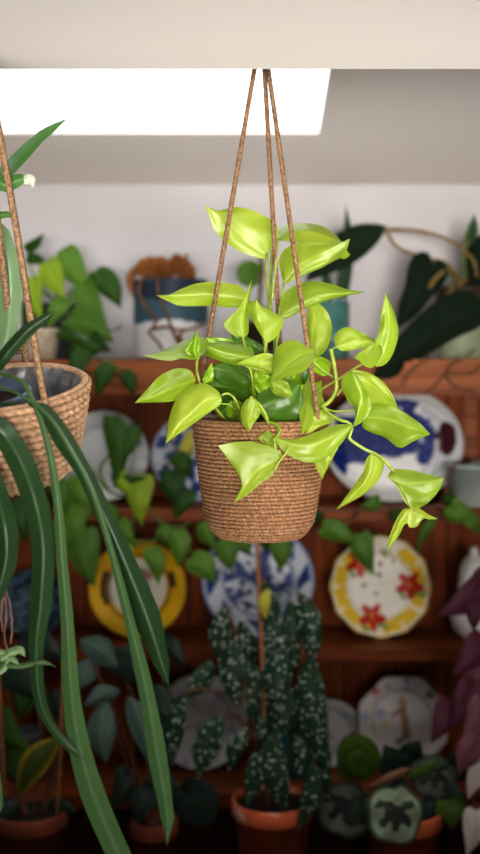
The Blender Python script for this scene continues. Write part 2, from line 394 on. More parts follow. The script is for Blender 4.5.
# ceiling: low flat part near the camera, then a slope with the roof window cut out
mb = MB()
mb.box((-XR, -2.2, Z_S), (XR, D_S, zslope(D_S) + .02))
def slope_panel(mb, x0, x1, d0, d1, th=.014):
    vs = [(x0, d0, zslope(d0)), (x1, d0, zslope(d0)), (x1, d1, zslope(d1)), (x0, d1, zslope(d1))]
    vs += [(x, y, z + th) for x, y, z in vs]
    mb.add(vs, [(0, 3, 2, 1), (4, 5, 6, 7), (0, 1, 5, 4), (1, 2, 6, 5), (2, 3, 7, 6), (3, 0, 4, 7)])
WX0, WX1, WD0, WD1 = -.95, .187, 1.98, 2.796
slope_panel(mb, -XR, WX0, D_S, DW + .02); slope_panel(mb, WX1, XR, D_S, DW + .02)
slope_panel(mb, WX0, WX1, D_S, WD0); slope_panel(mb, WX0, WX1, WD1, DW + .02)
struct(mb.build('ceiling', M['plaster'], smooth=False))
wf = MB()
def sframe(x0, x1, d0, d1):
    vs = []
    for zz in (.016, .03):
        vs += [(x0, d0, zslope(d0) + zz), (x1, d0, zslope(d0) + zz), (x1, d1, zslope(d1) + zz), (x0, d1, zslope(d1) + zz)]
    wf.add(vs, [(0, 3, 2, 1), (4, 5, 6, 7), (0, 1, 5, 4), (1, 2, 6, 5), (2, 3, 7, 6), (3, 0, 4, 7)])
for a in ((WX0 - .06, WX0 - .005, WD0 - .06, WD1 + .06), (WX1 + .005, WX1 + .06, WD0 - .06, WD1 + .06), (WX0, WX1, WD0 - .06, WD0 - .005), (WX0, WX1, WD1 + .06, WD1 + .12)): sframe(*a)
wo = wf.build('window_1', M['frame'], smooth=False); struct(wo); wo['origin_'] = (0, 0, 0)
g = MB(); zz = .02
g.add([(WX0, WD0, zslope(WD0) + zz), (WX1, WD0, zslope(WD0) + zz), (WX1, WD1 + .06, zslope(WD1 + .06) + zz), (WX0, WD1 + .06, zslope(WD1 + .06) + zz)], [(0, 1, 2, 3)])
g.build('window_pane', M['glass'], wo, smooth=False)

# ================================================================== DRESSER
DF, DB = 2.85, 3.10
def zat(py, D): return Z0 - (py - CY) / F * D
Z1 = zat(360, DF); Z2 = zat(509, DF); Z3 = zat(650, DF); ZC = zat(768, 2.98)
dr = thing('dresser', 'tall brown wooden dresser with open plate shelves against the back wall', 'dresser', (0, 2.97, 0))
WDR = 1.0
for s in (-1, 1):
    MB().box((s * WDR - .02, DF + .01, ZC), (s * WDR + .02, DB, Z1 - .085), bev=.003).build('side_panel', M['dresser'], dr, smooth=False)
MB().box((-WDR, DB, ZC - .02), (WDR, DB + .025, Z1 - .01)).build('back_panel', M['dresser_back'], dr, smooth=False)
t = MB().box((-WDR - .04, DF + .012, Z1 - .03), (WDR + .04, DB + .03, Z1), bev=.003).build('top_board', M['dresser'], dr, smooth=False)
MB().box((-WDR - .04, DF - .012, Z1 - .084), (WDR + .04, DF + .012, Z1 + .001), bev=.005).build('cornice', M['dresser_front'], dr, smooth=False)
ux = P(469, 0, DB).x
for x_ in (-ux, ux):
    MB().box((x_ - .017, DB - .018, Z2), (x_ + .017, DB, Z1 - .05), bev=.003).build('upright', M['dresser_front'], dr, smooth=False)
for zt, th in ((Z2, .03), (Z3, .027)):
    sh = MB().box((-WDR + .02, DF, zt - th), (WDR - .02, DB, zt), bev=.003).build('shelf', M['dresser'], dr, smooth=False)
MB().box((-WDR - .04, 2.80, ZC - .035), (WDR + .04, DB + .025, ZC), bev=.004).build('worktop', M['dresser'], dr, smooth=False)
MB().box((-WDR, 2.85, .06), (WDR, DB, ZC - .035)).build('base_cabinet', M['dresser_low'], dr, smooth=False)
MB().box((-WDR + .03, 2.87, 0), (WDR - .03, DB, .06)).build('plinth', M['dresser_low'], dr, smooth=False)
for k in range(4):
    x0 = -WDR + .02 + k * .49
    d_ = MB().box((x0, 2.83, .09), (x0 + .47, 2.85, ZC - .06), bev=.004)
    d_.box((x0 + .07, 2.824, .16), (x0 + .40, 2.832, ZC - .13), bev=.004)
    dd = d_.build('door', M['dresser_low'], dr, smooth=False)
    kx = x0 + (.44 if k % 2 == 0 else .03)
    MB().lathe([(0, 0), (.006, 0), (.006, .012), (.014, .018), (.014, .026), (0, .03)], (kx, 2.824, .45), 16, rot=Matrix.Rotation(PI / 2, 3, 'X')).build('knob', M['dresser'], dd)
# low plant bench standing in front of the dresser
ZB = .575
bn = thing('plant_bench', 'low dark wooden bench in front of the dresser holding the terracotta pots', 'bench', (0, 2.58, 0))
MB().box((-.85, 2.42, ZB - .035), (.85, 2.76, ZB), bev=.004).build('bench_top', M['dresser_low'], bn, smooth=False)
for x in (-.8, .8):
    for y in (2.46, 2.72):
        MB().box((x - .025, y - .025, 0), (x + .025, y + .025, ZB - .035), bev=.003).build('leg', M['dresser_low'], bn, smooth=False)
# ================================================================== HANGING BASKET (centre)
def weave_basket(c, prof, rowh, seg, R=None, strands=70, amp=.0016, th=.006):
    """prof: (radius, height) bottom to rim; every row of the coil is a rounded ridge of twisted strands"""
    pts = resample([(r, h) for r, h in prof], 400)
    Ltot = sum((b - a).length for a, b in zip(pts, pts[1:])); nr = int(Ltot / rowh); per = 6
    pts = resample([(r, h) for r, h in prof], nr * per + 1)
    R = R or Matrix.Identity(3); rows = []; cols = []
    for i, p in enumerate(pts):
        row_i = i // per; ph = (i % per) / per
        q = pts[min(i + 1, len(pts) - 1)] - pts[max(i - 1, 0)]; nx, nz = q.y, -q.x; l = math.hypot(nx, nz) or 1; nx /= l; nz /= l
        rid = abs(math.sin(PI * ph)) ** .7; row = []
        for j in range(seg):
            t = 2 * PI * j / seg
            tw = math.sin(t * strands + ph * 2.6 + row_i * 1.9) + .6 * noise.noise(Vector((t * 9, row_i * 2.3, ph)))
            low = noise.noise(Vector((math.cos(t) * 2, math.sin(t) * 2, row_i * .8))) * .0008
            dsp = amp * rid * (1 + .35 * tw) + low
            g_ = max(.2, min(1, .42 + .62 * rid * (1 + .30 * tw))) * (1 + .25 * noise.noise(Vector((t * 14, row_i * 5.1, 2)))); cols.append((g_, g_ * .98, g_ * .95))  # shade in the gaps between coil rows, painted into the vertex colour
            r = p.x + nx * dsp; z = p.y + nz * dsp
            row.append(R @ Vector((r * math.cos(t), r * math.sin(t), z)) + Vector(c))
        rows.append(row)
    mb = MB().grid(rows, True, cols=cols)
    # inner face and base
    inner = [(prof[-1][0], prof[-1][1]), (prof[-1][0] - th * .5, prof[-1][1] + .003), (prof[-1][0] - th, prof[-1][1])] + [(max(r - th, .0), max(h, .006)) for r, h in reversed(prof[1:-1])] + [(0, .006)]
    mb.lathe(inner, c, 64, rot=R)
    return mb
Dc = 1.82
cb = P(260, 535, Dc); H = 115 / F * Dc; k = Dc / F
hb = thing('hanging_basket', 'brown woven seagrass basket hung on three jute ropes in the middle', 'hanging basket', cb)
prof = [(0.0, 0), (38 * k, 0), (45 * k, 3.5 * k), (50 * k, 10 * k), (54 * k, 20 * k), (61 * k, 66 * k), (65.5 * k, 106 * k), (66.5 * k, H)]
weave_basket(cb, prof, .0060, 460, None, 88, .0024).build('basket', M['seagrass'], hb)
ring = P(262, 25, Dc)
mb = MB()
for e, tn in (((194.5, 421, 1.82), 66), ((284, 416, 1.875), 66), ((318, 419, 1.752), 66)):
    r_ = MB(); rope_mb(r_, ring, P(*e), .0036, tn)
    ro = r_.build('rope', M['rope'], hb)
mb = MB(); n_ = 40
mb.tube([ring + Vector((.012 * math.cos(2 * PI * i / n_), 0, .012 + .014 * math.sin(2 * PI * i / n_))) for i in range(n_ + 1)], .0022, 8)
mb.tube([ring + Vector((0, 0, .026)), Vector((ring.x, ring.y, zslope(ring.y) - .03)), Vector((ring.x, ring.y, zslope(ring.y) + .002))], .003, 8)
mb.lathe([(0, -.008), (.012, -.006), (.018, .0), (.018, .004)], (ring.x, ring.y, zslope(ring.y)), 20)
mb.build('ceiling_hook', M['hook'], hb)
# ------------------------------------------------------------------ lime pothos
po_c = P(260, 530.8, Dc)
lp = thing('potted_lime_pothos', 'lime green heart-leaved pothos trailing out of the brown central basket', 'plant', po_c)
MB().lathe(plant_pot_profile(.055, .082, .135), po_c, 36).build('pot', M['greyplastic'], lp)
mb = MB(); mb.lathe([(.075 * q / 6, .118 + .006 * noise.noise(Vector((q * 3., 2, 1)))) for q in range(6, -1, -1)], po_c, 30).build('soil', M['soil'], lp)
def L(*a, **kw): return leaf(lp, *a, **kw)
# --- top leaves
L([(267, 254), (247, 239), (226, 221), (205, 204.5)], [(279, 236), (274, 222), (252, 210), (234, 207), (219, 210.5), (211, 208.5)], [(263, 259), (244, 253), (227, 243), (216, 232), (210, 219)], (1.885, 1.87), (.02, .0), 'neon')
L([(279, 241), (290, 233), (312, 233), (342, 243)], [(279.5, 230), (288, 224), (306.7, 223), (323, 226.5), (336, 235)], [(284, 241), (300, 243), (325, 245)], (1.88, 1.90), (.07, -.02), 'neon')
L([(284, 284), (300, 266), (325, 253), (350, 238.5)], [(279, 264), (281, 254), (290, 245.5), (307, 242), (327, 243), (343, 241.5)], [(290, 282), (302.5, 275.6), (319, 269), (336, 260), (342, 257), (347, 249)], (1.845, 1.83), (.025, -.005), 'neon',
  extra=[([(338, 257), (342, 254), (350.5, 255)], [(342, 250), (346, 249.5)], [(343, 259), (346, 258.5)], (1.832, 1.82, .0, .0), (0, 8, 3))])
L([(281, 315), (300, 306), (318, 297), (347, 293), (366, 292)], [(281, 305), (283.5, 294), (296, 285), (313, 281), (332, 284), (348, 289.5)], [(284, 319), (294, 315), (307, 308), (327.5, 300.6), (348, 295.5)], (1.825, 1.81), (.03, .012), 'neon')
L([(249, 301), (225, 295), (195, 294), (156, 295.4)], [(245, 291), (236, 284.5), (213, 282), (197, 283.3), (182, 288.5), (168, 295)], [(240, 307), (228, 307.5), (213, 306), (182, 306), (172, 303)], (1.86, 1.85), (.015, .02), 'neon')
L([(243, 337), (241, 324), (244, 308), (252, 279)], [(233, 335), (224, 326.5), (226, 320), (237, 310), (244, 298)], [(248, 335), (249, 325), (248.5, 312), (250, 296)], (1.76, 1.77), (.0, .025), 'neon')
L([(266, 344), (261, 329), (258, 313), (256.5, 299)], [(258, 331), (251.5, 319), (247, 306)], [(273, 340), (281, 330), (283.5, 319), (277, 314), (262, 306)], (1.75, 1.76), (.02, .02), 'neon')
# --- left, middle height
L([(212, 347), (190, 348), (170, 353), (141.5, 355)], [(205, 338), (195, 337.5), (184, 340.6), (169.6, 347), (152, 354.6)], [(195, 359.5), (182, 358), (171.7, 361), (157, 359.4)], (1.78, 1.73), (.05, -.045), 'neon')
L([(198, 361), (195, 350), (196.7, 329.5)], [(191, 356), (185, 351), (190, 343)], [(200, 355), (200, 346)], (1.74, 1.745), (.012, .0), 'neon_mid')
L([(250, 362), (236, 352), (215, 343), (200, 339)], [(254, 352), (245, 343), (228, 338), (212, 337.5)], [(240, 366), (222, 362), (205, 354)], (1.80, 1.80), (.0, .02), 'neon_mid')
L([(256, 357), (238, 356), (220, 351), (205, 345.5)], [(251, 349), (245, 344.5), (231, 341.5), (215, 343)], [(246, 365), (236, 365), (222, 362), (210, 355)], (1.75, 1.74), (.05, .02), 'neon')
L([(277, 363), (262, 364), (249, 362), (237, 363)], [(273.5, 355), (264, 353), (252, 356.5)], [(273, 374), (260, 371), (249, 368)], (1.745, 1.73), (.005, .02), 'neon')
L([(314, 350), (296, 357), (281, 370), (270.4, 383)], [(306, 347), (300, 342), (291, 340), (281, 344), (274, 353), (272, 370)], [(315, 359), (312, 363), (303, 372), (285, 377.5)], (1.72, 1.70), (.025, -.06), 'neon')
L([(316, 356), (317, 340), (315, 322), (312, 302)], [(309, 350), (308, 335), (307, 315)], [(323, 354), (330, 342), (332, 327), (328, 313), (320, 304)], (1.80, 1.83), (.01, .02), 'neon')
# --- right branch
L([(372, 364), (384, 350), (389, 325), (385.5, 293)], [(367, 356), (373, 345), (379, 330), (382, 310)], [(379, 367), (388, 362), (395, 349), (398.5, 332), (394.5, 313)], (1.73, 1.74), (.0, .02), 'neon',
  extra=[([(377, 343), (368, 348), (354, 358)], [(371, 344), (361, 351)], [(383, 352), (372, 368), (362, 364), (358, 360)], (1.735, 1.71, .0, -.015), (0, 12, 4))])
L([(336, 347), (350, 343), (364, 341), (378, 343)], [(334, 338), (339, 330), (348, 327), (361, 332), (371, 338)], [(342, 351), (353, 350), (368, 347)], (1.75, 1.755), (.02, .004), 'neon')
L([(352, 374), (370, 383), (386, 395), (399.5, 412)], [(353, 370), (367, 372), (382.5, 381), (392.5, 395)], [(344, 388), (350, 404), (368, 412), (385, 414)], (1.77, 1.76), (.0, .03), 'neon')
L([(352, 371), (361, 391), (357, 415), (353, 427)], [(343, 377), (341.5, 387), (347, 398), (355, 408)], [(361, 382), (370, 399), (370.5, 410), (362, 422)], (1.725, 1.72), (.03, .02), 'neon')
L([(364, 417), (388, 419), (410, 427), (430.5, 434.5)], [(369, 407), (385, 405), (402, 411), (417, 421), (421, 424)], [(362, 427), (372, 433), (385, 437.5), (399.5, 448), (414, 441)], (1.75, 1.72), (.012, .028), 'neon')
# --- front, in front of the basket
L([(352.5, 425), (327, 440), (300, 446), (276, 438)], [(344, 424), (332, 425.5), (315, 432.5), (295, 439)], [(348, 434), (342, 443), (330, 455), (315, 463), (297, 459.5), (281, 449)], (1.705, 1.69), (.03, .012), 'neon')
L([(338, 440), (330, 456), (322, 479.5)], [(320, 452), (315, 464), (319, 473)], [(339, 446), (334, 456), (328, 468)], (1.735, 1.74), (.006, .0), 'neon')
L([(311, 374), (310, 395), (306, 415), (302, 434)], [(305, 384), (300, 398), (299, 412), (301, 428)], [(318, 388), (324.5, 402), (322.5, 414), (312, 426)], (1.80, 1.72), (.012, .015), 'neon')
L([(325, 408), (318, 418), (306, 434)], [(317, 412), (309, 424)], [(334, 421), (322, 426), (312, 432)], (1.76, 1.735), (.0, .0), 'neon')
L([(221.5, 398), (205, 401), (185, 418), (165.4, 444)], [(219, 392), (213, 387), (203, 383), (190, 386.5), (178, 396), (170.6, 412), (167.5, 427)], [(221, 404), (209, 412.5), (194.6, 423), (178, 434.5)], (1.71, 1.70), (.03, .02), 'neon')
L([(196, 380), (175, 387), (155, 396), (134.5, 403)], [(190, 370), (176, 368.5), (161, 375), (146.7, 389.5)], [(190, 391), (178, 399), (169, 402), (151, 402.5)], (1.75, 1.71), (.012, .025), 'neon')
L([(204, 384), (209, 374), (212, 362)], [(203, 379), (206, 371)], [(212, 381), (214, 374)], (1.73, 1.735), (.0, .008), 'neon_mid')
L([(251, 396), (248, 408), (247, 420), (249.6, 431)], [(244, 402), (240.5, 412), (242, 424)], [(259, 403), (260, 414), (254, 423)], (1.70, 1.685), (.02, .012), 'neon',
  extra=[([(251, 397), (260, 405), (266, 415), (269, 426)], [(256, 408), (261, 413), (265, 420)], [(260, 403), (266, 412), (269, 420)], (1.70, 1.70, .01, .0), (0, 10, 3))])
L([(279, 461), (262, 468), (248, 482), (234, 503)], [(284, 453), (270, 446), (250, 441), (235, 442), (217.5, 445.5), (231, 463), (245, 474), (241, 488)], [(277, 466), (272.5, 476), (262, 482.5), (247.5, 495), (241, 499)], (1.695, 1.685), (.012, .014), 'neon', smooth=False, n=24)
L([(276, 449), (268, 442), (268, 430)], [(266, 445), (258, 438), (262, 434)], [(278, 444), (275, 436)], (1.715, 1.715), (.0, .0), 'neon')
# --- trailing tip at lower right
L([(371, 453), (370, 470), (357, 491), (336, 509.6)], [(366, 460), (363, 472), (349.5, 491.5)], [(381, 457), (384, 465), (378, 480.5), (360, 497)], (1.735, 1.72), (.015, .018), 'neon')
L([(388, 478), (405, 483), (425, 482), (444, 478)], [(389, 473), (396, 469), (414, 470.5), (430, 475)], [(396, 485), (403.5, 500), (412, 509), (425, 505), (438, 492)], (1.73, 1.72), (.03, .005), 'neon')
L([(412, 509), (401, 519), (396, 530), (387, 550.5)], [(404, 509), (396, 520), (389, 538)], [(412, 522), (405, 524), (400, 534), (394, 543)], (1.72, 1.715), (.01, .012), 'neon',
  extra=[([(408, 509), (420, 515), (438, 519)], [(418, 508), (428, 514)], [(408, 526), (417, 527), (422.5, 519), (430, 519.5)], (1.72, 1.71, .012, .0), (0, 12, 4))])
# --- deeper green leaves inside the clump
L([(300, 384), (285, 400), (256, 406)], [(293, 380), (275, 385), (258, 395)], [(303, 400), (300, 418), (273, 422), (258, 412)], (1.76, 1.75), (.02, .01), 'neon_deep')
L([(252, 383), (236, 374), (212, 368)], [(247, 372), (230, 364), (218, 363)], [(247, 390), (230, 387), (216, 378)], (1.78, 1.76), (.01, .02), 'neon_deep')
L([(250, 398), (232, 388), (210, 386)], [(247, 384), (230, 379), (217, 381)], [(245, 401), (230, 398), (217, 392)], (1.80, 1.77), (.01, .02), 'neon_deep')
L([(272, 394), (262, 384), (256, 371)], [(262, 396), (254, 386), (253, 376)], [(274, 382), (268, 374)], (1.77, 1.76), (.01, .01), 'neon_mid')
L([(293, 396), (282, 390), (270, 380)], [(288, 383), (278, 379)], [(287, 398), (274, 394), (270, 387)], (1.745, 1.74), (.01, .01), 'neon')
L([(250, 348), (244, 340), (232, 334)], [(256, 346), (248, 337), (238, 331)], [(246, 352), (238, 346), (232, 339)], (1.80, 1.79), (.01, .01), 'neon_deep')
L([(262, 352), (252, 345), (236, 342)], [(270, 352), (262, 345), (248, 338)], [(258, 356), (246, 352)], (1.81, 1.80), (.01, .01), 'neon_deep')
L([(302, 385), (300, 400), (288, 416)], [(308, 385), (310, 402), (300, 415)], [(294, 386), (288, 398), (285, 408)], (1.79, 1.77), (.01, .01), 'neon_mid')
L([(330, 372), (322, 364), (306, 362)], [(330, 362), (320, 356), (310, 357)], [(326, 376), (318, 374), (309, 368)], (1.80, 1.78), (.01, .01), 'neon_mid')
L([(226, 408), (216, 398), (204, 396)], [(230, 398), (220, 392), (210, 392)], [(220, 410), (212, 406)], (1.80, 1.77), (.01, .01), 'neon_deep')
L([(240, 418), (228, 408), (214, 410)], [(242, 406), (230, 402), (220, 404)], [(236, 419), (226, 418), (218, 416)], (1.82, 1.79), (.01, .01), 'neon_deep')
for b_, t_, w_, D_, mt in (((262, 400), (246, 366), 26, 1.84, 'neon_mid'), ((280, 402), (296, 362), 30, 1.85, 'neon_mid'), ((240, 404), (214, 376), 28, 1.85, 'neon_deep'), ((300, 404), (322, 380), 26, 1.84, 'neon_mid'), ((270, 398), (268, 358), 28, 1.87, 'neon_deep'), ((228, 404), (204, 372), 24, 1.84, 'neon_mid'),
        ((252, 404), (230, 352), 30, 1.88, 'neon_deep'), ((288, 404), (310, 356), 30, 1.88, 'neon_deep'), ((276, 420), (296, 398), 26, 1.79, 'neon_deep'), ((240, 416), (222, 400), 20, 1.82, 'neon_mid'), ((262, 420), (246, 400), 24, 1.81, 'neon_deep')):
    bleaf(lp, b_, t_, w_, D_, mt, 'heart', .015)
# --- stalks
def S(pts, r=.0028, mat='neon_stem', name='stem', **kw): return pipe(lp, pts, r * .74, mat, name, **kw)
S([(267, 253, 1.885), (266, 280, 1.88), (269, 305, 1.87), (266, 350, 1.83), (262, 415, 1.83)], .003)
S([(272, 250, 1.89), (271, 275, 1.885), (270, 300, 1.87), (275, 350, 1.84), (272, 415, 1.84)], .0034)
S([(278, 238, 1.86), (276, 262, 1.85), (272, 300, 1.845)], .0025)
S([(284, 283, 1.845), (281, 300, 1.84), (277, 335, 1.83), (272, 412, 1.82)], .0025)
S([(281, 314, 1.825), (279, 330, 1.82), (276, 352, 1.81), (274, 412, 1.82)], .0022)
S([(266, 343, 1.75), (265, 355, 1.76), (268, 390, 1.79), (268, 412, 1.80)], .0026)
S([(243, 336, 1.76), (245, 348, 1.77), (256, 390, 1.80), (258, 412, 1.80)], .0022)
S([(249, 301, 1.86), (257, 318, 1.85), (265, 350, 1.82), (266, 412, 1.82)], .0022)
S([(237, 363, 1.75), (246, 366, 1.75), (251, 372, 1.75), (253, 388, 1.765), (256, 412, 1.79)], .0024, 'neon_stem')
S([(221.5, 395, 1.71), (228, 393.5, 1.712), (235, 399, 1.72), (239, 410, 1.74), (240, 422, 1.77)], .0022)
S([(221, 404, 1.712), (230, 405, 1.72), (238, 414, 1.76), (243, 422, 1.79)], .0013)
S([(197, 360, 1.745), (197, 372, 1.75), (204, 392, 1.77), (225, 420, 1.80)], .0028)
for q, x in enumerate((208, 216, 224, 232, 246, 252, 285, 295)):
    S([(x, 400 + q % 3 * 4, 1.80), (x + 2, 412, 1.80), (x + 5, 424, 1.80)], .0014, 'green_stem')
S([(331, 350, 1.755), (334, 364, 1.755), (336, 378, 1.755), (336, 390, 1.755), (330, 401, 1.755), (322, 406, 1.76), (308, 410, 1.79), (290, 418, 1.82)], .0044)
S([(331, 349, 1.755), (331, 351, 1.755)], .0052, 'neon_stem', 'stem_node', n=4)
S([(365, 362, 1.735), (352, 370, 1.74), (339, 379, 1.75), (322, 389, 1.77), (300, 405, 1.80)], .0024)
S([(313, 362, 1.77), (324, 371, 1.765), (335, 378, 1.76)], .0024)
S([(336, 347, 1.75), (333, 349, 1.755)], .002)
S([(352, 373, 1.735), (344, 385, 1.75), (337, 396, 1.755)], .002)
S([(322, 406, 1.76), (332, 411, 1.75), (345, 411, 1.745), (358, 409, 1.75)], .002)
S([(322, 406, 1.76), (330, 414, 1.75), (340, 420, 1.74), (350, 423, 1.735), (352, 430, 1.735), (349, 438, 1.735), (358, 445, 1.735), (366, 450, 1.735), (374, 453, 1.735), (383, 459, 1.735), (389, 466, 1.732), (394, 471, 1.735)], .0033)
S([(268, 422, 1.715), (275, 424, 1.71), (280, 430, 1.705), (277, 437, 1.70), (274, 441, 1.695)], .0028, 'neon_mid')
S([(274, 438, 1.695), (275.5, 450, 1.70)], .003, 'neon_stem', n=6)
S([(288, 448, 1.69), (286, 453, 1.69), (278, 463, 1.693), (275, 470, 1.69)], .0024, n=12)
S([(412, 509, 1.72), (408, 502, 1.725), (400, 486, 1.73), (392, 474, 1.733)], .002)
# ================================================================== LEFT HANGING PLANTER
Dl = 1.62; kl = Dl / F
rimc = P(-5, 387, Dl); Rt = Matrix.Rotation(math.radians(13.5), 3, 'X') @ Matrix.Rotation(math.radians(-4), 3, 'Y')
hl = 94 * kl
cl = rimc - Rt @ Vector((0, 0, hl))
lb = thing('hanging_basket', 'pale woven basket with grey plastic lining, cut by the left edge, tilted on jute ropes', 'hanging basket', cl)
profl = [(0, 0), (52 * kl, 0), (61 * kl, 3 * kl), (68 * kl, 10 * kl), (77 * kl, 31 * kl), (87 * kl, 66 * kl), (93 * kl, hl)]
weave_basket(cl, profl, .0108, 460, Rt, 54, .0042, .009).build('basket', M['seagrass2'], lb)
mb = MB(); rows = []
for i in range(16):
    h_ = hl * (.1 + .93 * i / 15); row = []
    for j in range(120):
        t = 2 * PI * j / 120; r = (66 + 24 * (i / 15)) * kl * .92 + .0035 * noise.noise(Vector((t * 5, i * .5, 3))) + .002 * math.sin(t * 23 + i)
        if i == 15: r += .003
        row.append(Rt @ Vector((r * math.cos(t), r * math.sin(t), h_ - .006)) + cl)
    rows.append(row)
mb.grid(rows, True).build('lining', M['liner'], lb)
apex = P(-14, 57, 1.60)
def rpt(ang, dr=0, dz=0):
    a = math.radians(ang); return rimc + Rt @ Vector(((93 * kl + dr) * math.cos(a), (93 * kl + dr) * math.sin(a), dz))
r_ = MB(); rope_mb(r_, apex, P(46, 406, 1.525), .0045, 66, sag=[P(14, 215, 1.57), P(27, 295, 1.55), P(38, 365, 1.535)]); r_.build('rope', M['rope2'], lb)
r_ = MB(); rope_mb(r_, apex + Vector((-.004, .004, 0)), P(18, 353, 1.73), .0048, 60, sag=[P(-3, 215, 1.65), P(7, 300, 1.69), P(13, 338, 1.72)])
rope_mb(r_, P(13, 352, 1.725), P(26, 360, 1.73), .0055, 3, sag=[P(17, 346, 1.715), P(24, 350, 1.72)])
r_.build('rope', M['rope2'], lb)
r_ = MB(); rope_mb(r_, apex + Vector((-.006, 0, 0)), rpt(180), .0052, 60); r_.build('rope', M['rope2'], lb)
mb = MB()
mb.tube([Vector((apex.x + .011 * math.cos(2 * PI * i / 30), apex.y, Z_S - .012 + .011 * math.sin(2 * PI * i / 30))) for i in range(31)], .002, 8)
mb.lathe([(0, -.006), (.012, -.005), (.016, 0), (.016, .002)], (apex.x, apex.y, Z_S), 20)
mb.build('ceiling_hook', M['hook'], lb)
# ---- strap leaved plant in its own pot
pc = rimc + Rt @ Vector((-.027, -.012, -.1215))
sp = thing('potted_strap_leaf_plant', 'long dark green strap-leaved plant in a grey plastic pot, spilling from the left basket', 'plant', pc)
MB().lathe(plant_pot_profile(.058, .078, .118, .012, .003, .004), pc, 48, rot=Rt).build('pot', M['greyplastic'], sp)
mb = MB(); rows = []
for i in range(13):
    r = .0735 * (1 - i / 12); row = []
    for j in range(60):
        t = 2 * PI * j / 60; v = Vector((r * math.cos(t), r * math.sin(t), .101))
        v.z += .007 * noise.noise(v * 60) + .004 * noise.noise(v * 160)
        row.append(Rt @ v + pc)
    rows.append(row)
mb.grid(rows, True).build('soil', M['soil'], sp)
def strap(pts, w, mat, fold=.004, label=None, twist=0):
    """pts: (px, py, depth) along the midrib; w: full widths in px at the same points; folded along the midrib like a keel"""
    n = 40; q = resample([Vector(p[:2]) for p in pts], n); dd = resample([Vector((i * 1.0, p[2])) for i, p in enumerate(pts)], n); ww = resample([Vector((i * 1.0, x)) for i, x in enumerate(w)], n)
    # widths are given per control point: remap by arc length of the control polygon
    al = [0]
    for a, b in zip(pts, pts[1:]): al.append(al[-1] + math.hypot(a[0] - b[0], a[1] - b[1]))
    rows = []; uvs = []; m = 4
    for i in range(n):
        s = al[-1] * i / (n - 1); j = 0
        while j < len(al) - 2 and al[j + 1] < s: j += 1
        f = (s - al[j]) / max(al[j + 1] - al[j], 1e-6); f = min(max(f, 0), 1); f = f * f * (3 - 2 * f)
        wd = w[j] + (w[j + 1] - w[j]) * f; D = pts[j][2] + (pts[j + 1][2] - pts[j][2]) * f
        t = (q[min(i + 1, n - 1)] - q[max(i - 1, 0)]).normalized(); nr = Vector((-t.y, t.x))
        row = []
        for c in range(-m, m + 1):
            u = c / m; p = q[i] + nr * u * wd / 2
            row.append(P(p.x, p.y, D + (fold * abs(u) + twist * u) * wd / 24)); uvs.append((.5 + .5 * u, i / (n - 1)))
        rows.append(row)
    o = MB().grid(rows, uvs=uvs).build('leaf', M[mat], sp)
    if label: o['label'] = label
    return o
# arching and hanging blades
strap([(-36, 426, 1.52), (-18, 420, 1.475), (2, 432, 1.475), (20, 460, 1.485), (34, 498, 1.495), (43, 545, 1.50), (41, 600, 1.50), (36, 650, 1.50), (41, 704, 1.50), (62, 740, 1.50), (96, 768, 1.50)], [10, 18, 24, 26, 25, 24, 22, 15, 12, 9, 0], 'strap', .012)
strap([(-20, 372, 1.56), (0, 374, 1.54), (20, 379, 1.52), (35, 405, 1.51), (49, 449, 1.505), (58, 505, 1.50), (62, 560, 1.50), (67, 620, 1.50), (71, 690, 1.50), (79, 745, 1.50), (95, 800, 1.50), (122, 862, 1.50), (140, 900, 1.50)], [3, 3, 4, 5, 7, 9, 11, 13, 17, 22, 25, 24, 0], 'strap_paler', .01)
strap([(-25, 402, 1.55), (0, 404, 1.53), (25, 405, 1.515), (45, 412, 1.505), (64, 440, 1.50), (84, 472, 1.50), (103, 512, 1.50), (124, 560, 1.50), (146, 615, 1.50), (160, 658, 1.50), (170, 691, 1.50)], [3, 4, 5, 15, 20, 16, 17, 22, 28, 17, 0], 'strap', .016)
strap([(-25, 386, 1.54), (0, 387, 1.53), (22, 396, 1.51), (48, 415, 1.498), (72, 452, 1.494), (92, 490, 1.492), (108, 540, 1.49), (126, 607, 1.49), (146, 690, 1.49), (158, 760, 1.49), (167, 815, 1.49), (167, 846, 1.49)], [3, 3, 3, 4, 5, 6, 7, 10, 15, 19, 14, 0], 'strap_paler', .01)
strap([(-36, 440, 1.52), (-20, 455, 1.475), (-5, 488, 1.48), (5, 528, 1.49), (6, 560, 1.49), (-2, 592, 1.49), (-10, 620, 1.49)], [10, 16, 22, 26, 22, 14, 0], 'strap', .012)
strap([(-30, 395, 1.56), (-8, 373, 1.53), (8, 352, 1.515), (27, 331, 1.51), (44, 319, 1.51), (58, 309, 1.51)], [8, 11, 14, 13, 9, 0], 'strap', .02)
strap([(-34, 360, 1.60), (-20, 215, 1.72), (0, 180, 1.84), (22, 155, 1.9), (44, 134, 1.94), (73, 115, 1.97)], [12, 14, 15, 14, 10, 0], 'strap_bright', .02)
strap([(-36, 380, 1.66), (2, 350, 1.68), (10, 300, 1.69), (9, 265, 1.69), (2, 236, 1.69), (-6, 215, 1.69)], [12, 18, 21, 22, 18, 0], 'strap_pale', .012)
strap([(-36, 300, 1.64), (-14, 224, 1.64), (2, 215, 1.64), (14, 217, 1.64), (20, 232, 1.64)], [6, 7, 7, 5, 0], 'strap_bright', .015)
strap([(-36, 360, 1.60), (-10, 196, 1.59), (6, 186, 1.59), (18, 180, 1.59), (27, 178, 1.59)], [6, 9, 14, 14, 6], 'strap_bright', .015)
strap([(24, 180, 1.589), (30, 180, 1.589), (33, 187, 1.588)], [9, 11, 2], 'white_tip', .01, label='white crumpled leaf tip')
